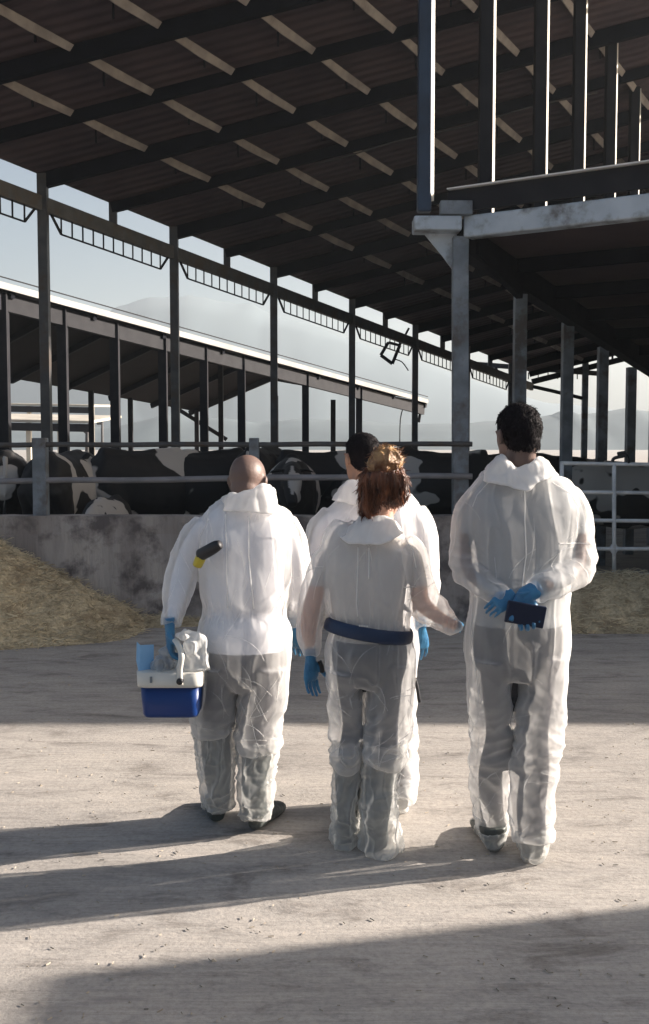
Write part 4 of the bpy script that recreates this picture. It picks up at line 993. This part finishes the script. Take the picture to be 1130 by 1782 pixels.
foot(A, JA(860, 1462, .11), g2+V((0, 0, .0)), (-.12, 1, 0), JA(858, 1445, .11), .055, M['cover'], 'shoe_cover', seed=2, amp=.007)

# ------------------------------------------------------------------ B: woman in the middle
dB = G(660, 1487).y
B, JB, sB = make_person(
    'auburn-haired woman with a bun and navy belt, in the middle', dB,
    torso=[(655, 912, .0, 32, .065), (652, 925, 0, 60, .09), (645, 945, 0, 84, .115), (640, 980, 0, 86, .135), (640, 1020, 0, 82, .14), (640, 1060, 0, 77, .135), (642, 1082, 0, 74, .13), (643, 1100, 0, 74, .135), (643, 1130, 0, 80, .15), (643, 1155, 0, 79, .14), (639, 1180, 0, 72, .115), (636, 1192, 0, 52, .10)],
    arms=[[(590, 955, 0, 26), (570, 975, 0, 27), (553, 1020, .0, 27), (542, 1060, 0, 28), (537, 1095, .01, 27), (540, 1125, .02, 20), (541, 1142, .02, 15)],
          [(700, 950, 0, 26), (718, 968, 0, 28), (728, 1010, .0, 28), (732, 1045, 0, 28), (755, 1068, -.01, 25), (780, 1083, -.02, 20), (796, 1089, -.02, 15), (803, 1084, -.01, 9)]],
    legs=[[(601, 1155, 0, 38, .13), (600, 1205, .02, 31, .095), (603, 1260, .04, 27, .08), (603, 1310, .03, 25, .08), (603, 1330, .04, 23, .075)],
          [(680, 1155, 0, 42, .135), (679, 1205, -.01, 40, .105), (677, 1260, -.01, 37, .09), (668, 1310, 0, 36, .095), (665, 1330, 0, 31, .08)]],
    head=(667, 853, .02, .93, R(-25), R(-2), (662, 915, 0)), collar=None, seed=37, skin=M['skin_light'], shirt=M['shirt_beige'], trouser=M['trouser'],
    waist_py=1086, trouser_py=1112, gap=.028, amp=1.0, knees=[(605, 1300, .02, .10), (672, 1300, 0, .11), (745, 1055, 0, .1)], waist_gather=1.0, nr=.048)
patch(B, 'hood', JB, [[(628, 906, .04), (616, 910, .0), (586, 928, -.03)], [(632, 906, -.03), (627, 900, -.07), (604, 944, -.135)], [(648, 906, -.05), (646, 897, -.095), (638, 948, -.162)], [(662, 907, -.05), (664, 900, -.095), (664, 947, -.16)],
    [(675, 909, -.04), (682, 905, -.08), (688, 936, -.14)], [(682, 911, .03), (693, 913, .0), (702, 928, -.05)]], M['suit_fold'], seed=14, amp=.007)
seam(B, JB, [[(622, 948), (620, 1000), (619, 1040), (621, 1064)], [(640, 948), (639, 1000)], [(700, 1016), (722, 1018)], [(702, 932), (716, 955), (722, 985)]], M['suit_fold'])
# belt
c = JB(642, 1094, 0); rings = []
for k in range(28):
    a = 2*math.pi*k/28; rings.append((c+V((.170*math.cos(a), .143*math.sin(a)-.003, -.028*math.cos(a)-.006*math.sin(a)*0)), .027, .007))
mb = MB(); mb.loft(rings, n=12, sub=2, closed=True, side0=V((0, 0, 1))); bl = mb.build('belt', M['belt'], B, True)
mb = MB(); a = JB(625, 1089, -.157); 
for k in range(6): mb.box(a.x+k*.0062, a.y-.004, a.z-.0025-.0005*k, a.x+k*.0062+.0045, a.y+.004, a.z+.0025-.0005*k)
mb.build('belt_logo', M['edge_logo_white'], bl)
mb = MB(); mb.tube([JB(722, 1180, .02), JB(727, 1200, .02), JB(730, 1222, .02)], .007, 8); mb.build('belt_tail', M['black'], B, True)
# hair
c = JB(667, 853, .02); Rb = Matrix.Rotation(R(-25), 3, 'Z') @ Matrix.Rotation(R(-2), 3, 'X')
mb = MB()
mb.ell(c+V((0, -.018, .022)), .092, .102, .090, 36, 24); 
mb.loft([(JB(666, 830, -.05), .080, .07), (JB(666, 848, -.06), .080, .062), (JB(668, 866, -.05), .052, .045)], n=24)
mb.loft([(JB(645, 850, -.05), .045, .05), (JB(642, 880, -.06), .036, .045), (JB(639, 906, -.06), .026, .03)], n=20)
mb.loft([(JB(668, 830, -.01), .060, .06), (JB(673, 806, -.02), .058, .055), (JB(678, 793, -.02), .045, .045)], n=20)
me = remesh(mb, .0045, 2); co = get_co(me); no = get_no(me)
loc = co-np.array(c); ang = np.arctan2(loc[:, 0], -loc[:, 1])
st = ridge(np.stack([ang*9+loc[:, 2]*6, loc[:, 2]*7, loc[:, 1]*0], 1), 5, 1.2)
st2 = ridge(np.stack([ang*26+np.sin(loc[:, 2]*30), loc[:, 2]*9, loc[:, 1]*0], 1), 6, 1.2)
loc_r = loc @ np.array(Rb)
front = np.clip((loc_r[:, 1]-.045)/.03, 0, 1)*np.clip((.055-loc[:, 2])/.03, 0, 1)
co = co+no*((st-.4)*.011+(st2-.4)*.006)[:, None]; co = np.array(c)+(co-np.array(c))*(1-.3*front[:, None]); set_co(me, co)
hair = link('hair', me, M['hair_brown'], B, True)
fuzz(hair, 1700, .034, 8, r=.0006, lift=.06, keep=lambda q: (q[:, 1] < c[1]+.03))
def strands(root, J, spec, m, n, seed, name, r=.0009):
    rs = np.random.RandomState(seed); mb = MB()
    for k in range(n):
        pts = []; jx, jy = rs.normal(0, 1, 2); ph_ = rs.rand()*6; am = rs.uniform(.002, .006)
        for q, (px, py, off, sx, sy) in enumerate(spec):
            p = J(px+jx*sx, py+jy*sy*.3, off+jy*.012); pts.append(p+V((am*math.sin(q*1.9+ph_), am*math.cos(q*2.3+ph_), 0)))
        mb.tube(pts, r, 3, 2)
    o = mb.build(name, m, root, True); o['kind'] = 'stuff'; return o
strands(hair, JB, [(660, 815, -.05, 12, 8), (690, 840, -.07, 8, 10), (700, 862, -.06, 8, 10), (690, 880, -.05, 7, 9)], M['hair_brown'], 60, 7, 'strands', .0013)
strands(hair, JB, [(668, 812, -.03, 10, 8), (680, 835, -.10, 10, 10), (682, 858, -.105, 10, 12), (688, 878, -.08, 8, 10)], M['hair_brown'], 70, 3, 'strands')
strands(hair, JB, [(665, 812, -.03, 10, 8), (648, 842, -.09, 9, 10), (644, 872, -.10, 8, 12), (641, 902, -.08, 5, 12)], M['hair_brown'], 70, 4, 'strands')
mb = MB(); mb.loft([(JB(648, 818, -.03), .035, .05), (JB(664, 808, -.04), .058, .060), (JB(678, 797, -.035), .058, .055), (JB(688, 786, -.03), .038, .035)], n=18); mb.ell(JB(672, 800, -.02), .058, .055, .040)
mb.loft([(JB(672, 790, -.03), .018, .012), (JB(668, 780, -.03), .010, .006), (JB(664, 773, -.03), .003, .003)], n=8)
mb.loft([(JB(688, 792, -.02), .016, .016), (JB(694, 785, -.02), .010, .008), (JB(697, 781, -.02), .003, .003)], n=8)
me = remesh(mb, .004, 1); co = get_co(me); no = get_no(me); co = co+no*((ridge(co*np.array([38., 38., 30.]), 8, 1.5)-.4)*.009)[:, None]; set_co(me, co); hw_ = link('hair_wrap', me, M['scrunchie'], B, True); fuzz(hw_, 350, .024, 9, r=.0007, flow=V((.7, 0, .5)), lift=.12)
gl(B, JB(541, 1148, .02), V((.02, .05, -1)), V((.70, -.70, 0)), V((.7, .7, 0)), .93, curl=.22, spread=.16)
mb = hand_mb(JB(792, 1086, .02), V((.15, 1, -.1)), V((-.3, 0, -1)), V((-1, 0, .2)), .85, curl=.7); glove(B, mb)
mb = MB(); mb.tube([JB(556, 1150, .03), JB(560, 1160, .03), JB(561, 1170, .03)], .009, 10); 
o = mb.build('pouch', M['black'], None, True); tag(o, 'tiny black object held beside the left gloved hand of the woman', 'pouch')
# translucent boot covers over boots
def shin(root, J, pts, name='boot_cover', seed=0, m=None, amp=.012, low=None, dens=1.):
    mb = MB(); mb.loft([(J(*p[:3]), p[3]*J.s, p[4]) for p in pts], n=30, sub=5)
    if low: low(mb)
    me = remesh(mb, .006, 2); co = get_co(me); no = get_no(me); q = co+np.stack([fbm(co*5, 2, seed)*.06]*3, 1)
    d = ridge(q*np.array([15., 15., 2.6]), 71+seed, 2.6)*.02+ridge(q*np.array([9., 9., 18.]), 81+seed, 3)*.012+ridge(q*np.array([30., 30., 9.]), 91+seed, 2)*.006
    co = co+no*((d-.016)*amp/.012)[:, None]; co[:, 2] = np.maximum(co[:, 2], .003); set_co(me, co); return link(name, me, m or M['cover'], root, True)
JB.s = sB; JA.s = sA
gL = G(603, 1468); gR = G(664, 1482)
offL = gL.y-dB; offR = gR.y-dB
foot(B, JB(606, 1440, offL), gL, (.05, 1, 0), JB(606, 1335, .03), .050, M['boot'], 'boot', seed=5, amp=.002)
foot(B, JB(655, 1455, offR), gR+V((-.01, 0, 0)), (.0, 1, 0), JB(662, 1335, .0), .053, M['boot'], 'boot', seed=6, amp=.002)
shin(B, JB, [(604, 1293, .03, 25, .075), (604, 1310, .03, 27, .08), (604, 1350, .04, 25, .075), (602, 1400, .05, 24, .075), (602, 1445, offL, 25, .085), (603, 1466, offL, 24, .085), (603, 1474, offL, 20, .07)], seed=1, low=lambda mb: mb.loft([(gL+V((0, .0, .05)), .052, .045), (gL+V((0, .15, .045)), .055, .04), (gL+V((0, .27, .035)), .04, .03)], n=18))
shin(B, JB, [(670, 1293, 0, 33, .085), (667, 1315, 0, 35, .09), (662, 1350, 0, 31, .08), (659, 1400, 0, 30, .08), (661, 1445, offR, 33, .09), (664, 1475, offR, 36, .10), (664, 1487, offR, 33, .085)], seed=2, low=lambda mb: mb.loft([(gR+V((0, .0, .05)), .065, .045), (gR+V((.02, .15, .045)), .06, .04), (gR+V((.02, .27, .035)), .045, .03)], n=18))

# ------------------------------------------------------------------ C: man behind her
dC = dB+.52
C, JC, sC = make_person(
    'person with a black crew cut partly hidden behind the woman', dC,
    torso=[(640, 850, 0, 32, .065), (642, 865, 0, 62, .09), (645, 885, 0, 84, .12), (648, 920, 0, 90, .14), (650, 970, 0, 88, .145), (650, 1030, 0, 80, .14), (650, 1080, 0, 78, .14), (650, 1130, 0, 80, .15), (652, 1165, 0, 74, .12)],
    arms=[[(582, 900, 0, 26), (562, 925, 0, 28), (551, 970, 0, 26), (538, 1020, .03, 24), (525, 1060, .05, 20), (517, 1085, .06, 14)],
          [(716, 895, 0, 28), (734, 925, 0, 28), (740, 975, 0, 27), (741, 1020, 0, 26), (737, 1060, 0, 24), (733, 1090, 0, 17)]],
    legs=[[(618, 1140, 0, 40, .14), (622, 1200, 0, 34, .11), (628, 1270, 0, 31, .1), (634, 1340, .02, 28, .095), (640, 1395, .02, 26, .09)],
          [(686, 1140, 0, 40, .14), (690, 1200, .02, 34, .11), (694, 1270, .05, 32, .1), (697, 1330, -.02, 30, .1), (698, 1375, -.12, 29, .1), (697, 1398, -.16, 22, .08)]],
    head=(630, 797, 0, .96, R(28), R(-6), (632, 855, 0)), collar=None, seed=53, skin=M['skin_mid'], shirt=M['shirt'], trouser=M['trouser_pale'], waist_py=1060, trouser_py=1110,
    gap=.03, amp=.9, bare=False, knees=[(694, 1290, 0, .12)], nr=.052)
c = JC(630, 797, 0); Rz = Matrix.Rotation(R(28), 3, 'Z') @ Matrix.Rotation(R(-6), 3, 'X')
hC = hair_cap(C, c, .96, Rz, lambda l: np.minimum(l[:, 2]+.035-np.clip(l[:, 1]*.7, -.06, .1), .02-l[:, 1]+np.clip(l[:, 2]-.05, 0, 1)*2.4), M['hair_black'], 13, .004, .0015)
fuzz(hC, 1500, .005, 6, r=.0004, lift=.5, keep=lambda q: np.linalg.norm(q-np.array(c), axis=1) > .074)
patch(C, 'collar', JC, [[(603, 852, .04), (597, 846, .0), (578, 870, -.03)], [(606, 850, -.04), (605, 838, -.085), (596, 874, -.12)], [(625, 852, -.07), (625, 836, -.12), (625, 880, -.155)], [(648, 852, -.06), (652, 840, -.1), (660, 878, -.13)], [(660, 852, .03), (668, 850, .0), (684, 870, -.03)]], M['suit_fold'], seed=44)
gl(C, JC(732, 1094, 0), V((.02, .1, -1)), V((-.3, .8, 0)), V((-.9, -.5, 0)), 1.0, curl=.25)
gl(C, JC(515, 1090, .06), V((-.02, .1, -1)), V((.3, .8, 0)), V((.9, -.5, 0)), .95, curl=.3)
gc1 = G(640, 1436); foot(C, JC(640, 1400, .02), gc1, (0, 1, 0), JC(640, 1370, .02), .052, M['boot'], 'boot', seed=8, amp=.003)
pb = JC(697, 1400, -.18); foot(C, JC(697, 1392, -.17), V((pb.x, pb.y, max(.09, pb.z-.02))), (0, 1, 0), JC(698, 1365, -.12), .050, M['cover_dense'], 'shoe_cover', pitch=R(38), seed=9, amp=.008)

# ------------------------------------------------------------------ D: bald man with the cooler
dD = G(430, 1446).y
D_, JD, sD = make_person(
    'bald person on the left with sleeves full and boots in clear covers', dD,
    torso=[(434, 868, 0, 34, .07), (433, 882, 0, 62, .10), (432, 904, 0, 84, .13), (430, 940, 0, 87, .15), (429, 990, 0, 83, .155), (428, 1040, 0, 80, .155), (426, 1064, 0, 77, .15), (425, 1090, 0, 82, .16), (424, 1120, 0, 83, .165), (424, 1155, 0, 81, .165), (418, 1180, 0, 72, .14), (414, 1195, 0, 50, .10)],
    arms=[[(360, 912, 0, 26), (340, 938, 0, 27), (322, 982, 0, 28), (311, 1025, -.05, 27), (304, 1060, -.10, 23), (300, 1080, -.13, 20), (299, 1090, -.14, 19)],
          [(494, 912, 0, 26), (508, 938, 0, 25), (517, 980, 0, 24), (519, 1025, .03, 26), (514, 1060, .08, 22), (508, 1085, .12, 15)]],
    legs=[[(382, 1155, 0, 41, .16), (376, 1205, 0, 35, .12), (370, 1245, .01, 36, .11), (373, 1268, .02, 34, .105)],
          [(462, 1155, 0, 43, .16), (459, 1205, 0, 41, .13), (452, 1255, 0, 36, .115), (450, 1290, 0, 38, .115), (449, 1305, 0, 31, .10)]],
    head=(432, 838, .0, .98, R(-18), R(-14), (434, 872, 0)), collar=None, seed=71, skin=M['skin_dark'], shirt=M['shirt'], trouser=M['trouser_pale'], waist_py=1064, trouser_py=1128,
    gap=.026, amp=.9, bare=False, knees=[(375, 1240, 0, .10), (452, 1275, 0, .12), (455, 1215, 0, .08)], waist_gather=1.3)
JD.s = sD
patch(D_, 'collar', JD, [[(396, 874, .04), (388, 870, .0), (382, 886, -.03)], [(402, 872, -.05), (399, 862, -.10), (396, 890, -.135)], [(425, 870, -.08), (425, 858, -.13), (424, 890, -.17)], [(445, 862, -.08), (447, 848, -.13), (450, 893, -.17)],
    [(460, 858, -.06), (468, 844, -.10), (475, 895, -.135)], [(466, 862, .03), (479, 854, .0), (485, 892, -.04)]], M['suit_fold'], seed=61, amp=.007)
seam(D_, JD, [[(397, 892), (400, 950), (402, 1050)], [(437, 895), (438, 960), (446, 1050)], [(480, 895), (505, 925), (508, 1000)], [(368, 900), (352, 930), (350, 990)]], M['suit_fold'])
gB1 = G(445, 1446); gB0 = G(378, 1432)
foot(D_, JD(442, 1405, gB1.y-dD), gB1, (.36, .93, 0), JD(449, 1290, 0), .060, M['boot'], 'boot', seed=15, amp=.003)
foot(D_, JD(382, 1392, gB0.y-dD), gB0, (-.22, .97, 0), JD(374, 1270, .02), .058, M['boot'], 'boot', seed=16, amp=.003)
shin(D_, JD, [(378, 1254, .02, 37, .10), (373, 1275, .02, 36, .10), (378, 1320, .03, 33, .09), (380, 1370, .04, 30, .088), (380, 1398, gB0.y-dD, 27, .08), (379, 1410, gB0.y-dD, 25, .075)], seed=11)
shin(D_, JD, [(450, 1285, 0, 39, .105), (450, 1305, 0, 36, .10), (449, 1340, 0, 34, .09), (447, 1390, 0, 33, .088), (446, 1410, gB1.y-dD, 29, .08), (446, 1424, gB1.y-dD, 26, .075)], seed=12)
gl(D_, JD(296, 1096, -.145), V((.03, .0, -1)), V((.9, .1, 0)), V((0, -1, 0)), 1.02, curl=.95, thumb_curl=.9)
gl(D_, JD(506, 1090, .12), V((.0, .4, -1)), V((.3, .8, 0)), V((.9, -.5, 0)), .9, curl=.5)
# the tool under his arm
tl_ = thing('thermometer_gun', 'black and yellow handheld gun tucked under the left arm of the bald man', 'tool')
mb = MB(); mb.loft([(JD(349, 966, -.155), .026, .022), (JD(362, 959, -.185), .026, .022), (JD(376, 951, -.205), .024, .02), (JD(384, 947, -.215), .017, .017)], n=14, side0=V((0, 0, 1))); mb.build('handle', M['black'], tl_, True)
mb = MB(); mb.loft([(JD(344, 984, -.14), .02, .016), (JD(348, 974, -.155), .022, .02), (JD(352, 967, -.16), .02, .02)], n=12); mb.build('trigger_guard', M['yellow'], tl_, True)
tl_.location = JD(360, 960, -.17); shift_children(tl_)
# cooler
Yc = dD-.235; s = sD
ck = thing('cooler', 'blue cooler box with white rim carried by the bald man', 'cooler')
a = P(243, 1252, Yc); b = P(347, 1180, Yc); zb_ = P(295, 1250, Yc).z; zr0 = P(295, 1196, Yc).z; zr1 = P(295, 1170, Yc).z
ck.location = P(295, 1250, Yc+.08)
def rbox(x0, x1, y0, y1, z0, z1, taper, r, n=6):
    mb = MB(); rings = []
    for z, t in ((z0, taper), (z0+.012, taper*.6-.0), (z1, 0)):
        ring = []
        for cx_, cy_, a0 in ((x1-r, y1-r, 0), (x0+r, y1-r, 90), (x0+r, y0+r, 180), (x1-r, y0+r, 270)):
            for k in range(n+1):
                aa = R(a0+90*k/n); ring.append(((cx_+r*math.cos(aa)-(x0+x1)/2)*(1-t)+(x0+x1)/2, (cy_+r*math.sin(aa)-(y0+y1)/2)*(1-t)+(y0+y1)/2, z))
        rings.append(ring)
    N_ = len(rings[0])
    for rg in rings: mb.v += rg
    for q in range(2):
        for k in range(N_): mb.f.append((q*N_+k, q*N_+(k+1) % N_, (q+1)*N_+(k+1) % N_, (q+1)*N_+k))
    mb.f.append(tuple(range(N_))[::-1]); mb.f.append(tuple(range(2*N_, 3*N_))); return mb
xc = (a.x+b.x)/2; hw = (b.x-a.x)/2
o1_ = rbox(xc-hw-.0, xc+hw, Yc-.0, Yc+.2, zb_, zr0+.004, .10, .035); cb = o1_.build('tub', M['cool_blue'], ck, False)
o2_ = rbox(xc-hw-.014, xc+hw+.014, Yc-.014, Yc+.214, zr0, zr1, .02, .045); cr_ = o2_.build('rim', M['cool_white'], ck, False)
for oo in (cb, cr_):
    oo.data.polygons.foreach_set('use_smooth', [len(p.vertices) == 4 for p in oo.data.polygons])
top = P(306, 1100, Yc-.01)
mb = MB(); mb.loft([(P(314, 1192, Yc-.025), .012, .008), (P(313, 1165, Yc-.022), .012, .008), (P(316, 1140, Yc-.015), .012, .008), (P(308, 1118, Yc+.03), .012, .008), (P(300, 1112, Yc+.09), .013, .009), (P(306, 1120, Yc+.15), .012, .008), (P(312, 1145, Yc+.21), .012, .008), (P(313, 1180, Yc+.225), .012, .008)], n=10); mb.build('handle', M['cool_white'], ck, True)
mb = MB(); q = P(313, 1186, Yc-.034); mb.loft([(q+V((0, .012, 0)), .014, .014), (q-V((0, .006, 0)), .013, .013)], n=16); mb.build('pivot', M['black'], ck, True)
mb = MB(); q = P(263, 1183, Yc-.018); mb.box(q.x-.004, q.y-.004, q.z-.012, q.x+.004, q.y+.006, q.z+.012); mb.build('latch', M['column'], ck)
shift_children(ck)
cdn = thing('card', 'pale blue folded card standing up in the cooler', 'card')
mb = MB(); pts = [P(239, 1117, Yc+.03), P(245, 1123, Yc+.03), P(268, 1122, Yc+.07), P(268, 1178, Yc+.07), P(243, 1174, Yc+.03), P(238, 1150, Yc+.03)]
mb.add(pts+[p+V((-.003, .006, 0)) for p in pts], [(5,4,3,2,1,0), (6,7,8,9,10,11)]+[(k, (k+1) % 6, (k+1) % 6+6, k+6) for k in range(6)]); mb.build('sheet', M['flap'], cdn); cdn.location = pts[4]; shift_children(cdn)
def bag(name, label, cat, blobs, m, seed, amp, loc):
    t = thing(name, label, cat); mb = MB()
    for c_, rx, ry, rz in blobs: mb.ell(c_, rx, ry, rz)
    me = remesh(mb, .005, 1); co = get_co(me); no = get_no(me); co = co+no*((ridge(co*np.array([26., 26., 18.]), seed, 2)-.35)*amp+fbm(co*16, 2, seed)*amp*.8)[:, None]; set_co(me, co)
    link('wrap', me, m, t, True); t.location = loc; shift_children(t); return t
bag('plastic_bag', 'clear crinkled plastic bag with dark bottles sitting in the cooler', 'bag', [(P(284, 1158, Yc+.08), .05, .06, .05), (P(290, 1140, Yc+.09), .035, .04, .04), (P(294, 1128, Yc+.10), .02, .03, .03)], M['bagfilm'], 5, .016, P(285, 1178, Yc+.08))
for q, (x, y) in enumerate(((281, 1160), (291, 1163))):
    t = thing('bottle', ('dark sample bottle under the clear plastic, nearest the blue card', 'dark sample bottle under the clear plastic, nearest the cooler handle')[q], 'bottle', P(x, 1180, Yc+.08))
    mb = MB(); p = P(x, 1180, Yc+.08); mb.loft([(p, .015, .015), (p+V((0, 0, .06)), .015, .015), (p+V((0, 0, .075)), .008, .008), (p+V((0, 0, .09)), .008, .008)], n=12, sub=2); mb.build('glass', M['black'], t, True); shift_children(t)
bag('white_bag', 'crumpled white cloth bag hanging over the right end of the cooler', 'bag', [(P(342, 1150, Yc+.05), .055, .05, .06), (P(340, 1125, Yc+.05), .048, .045, .05), (P(326, 1106, Yc+.05), .040, .03, .022), (P(332, 1165, Yc+.06), .055, .05, .04)], M['cover_dense'], 6, .017, P(335, 1175, Yc+.05))
for r_ in (A, B, C, D_): shift_children(r_)
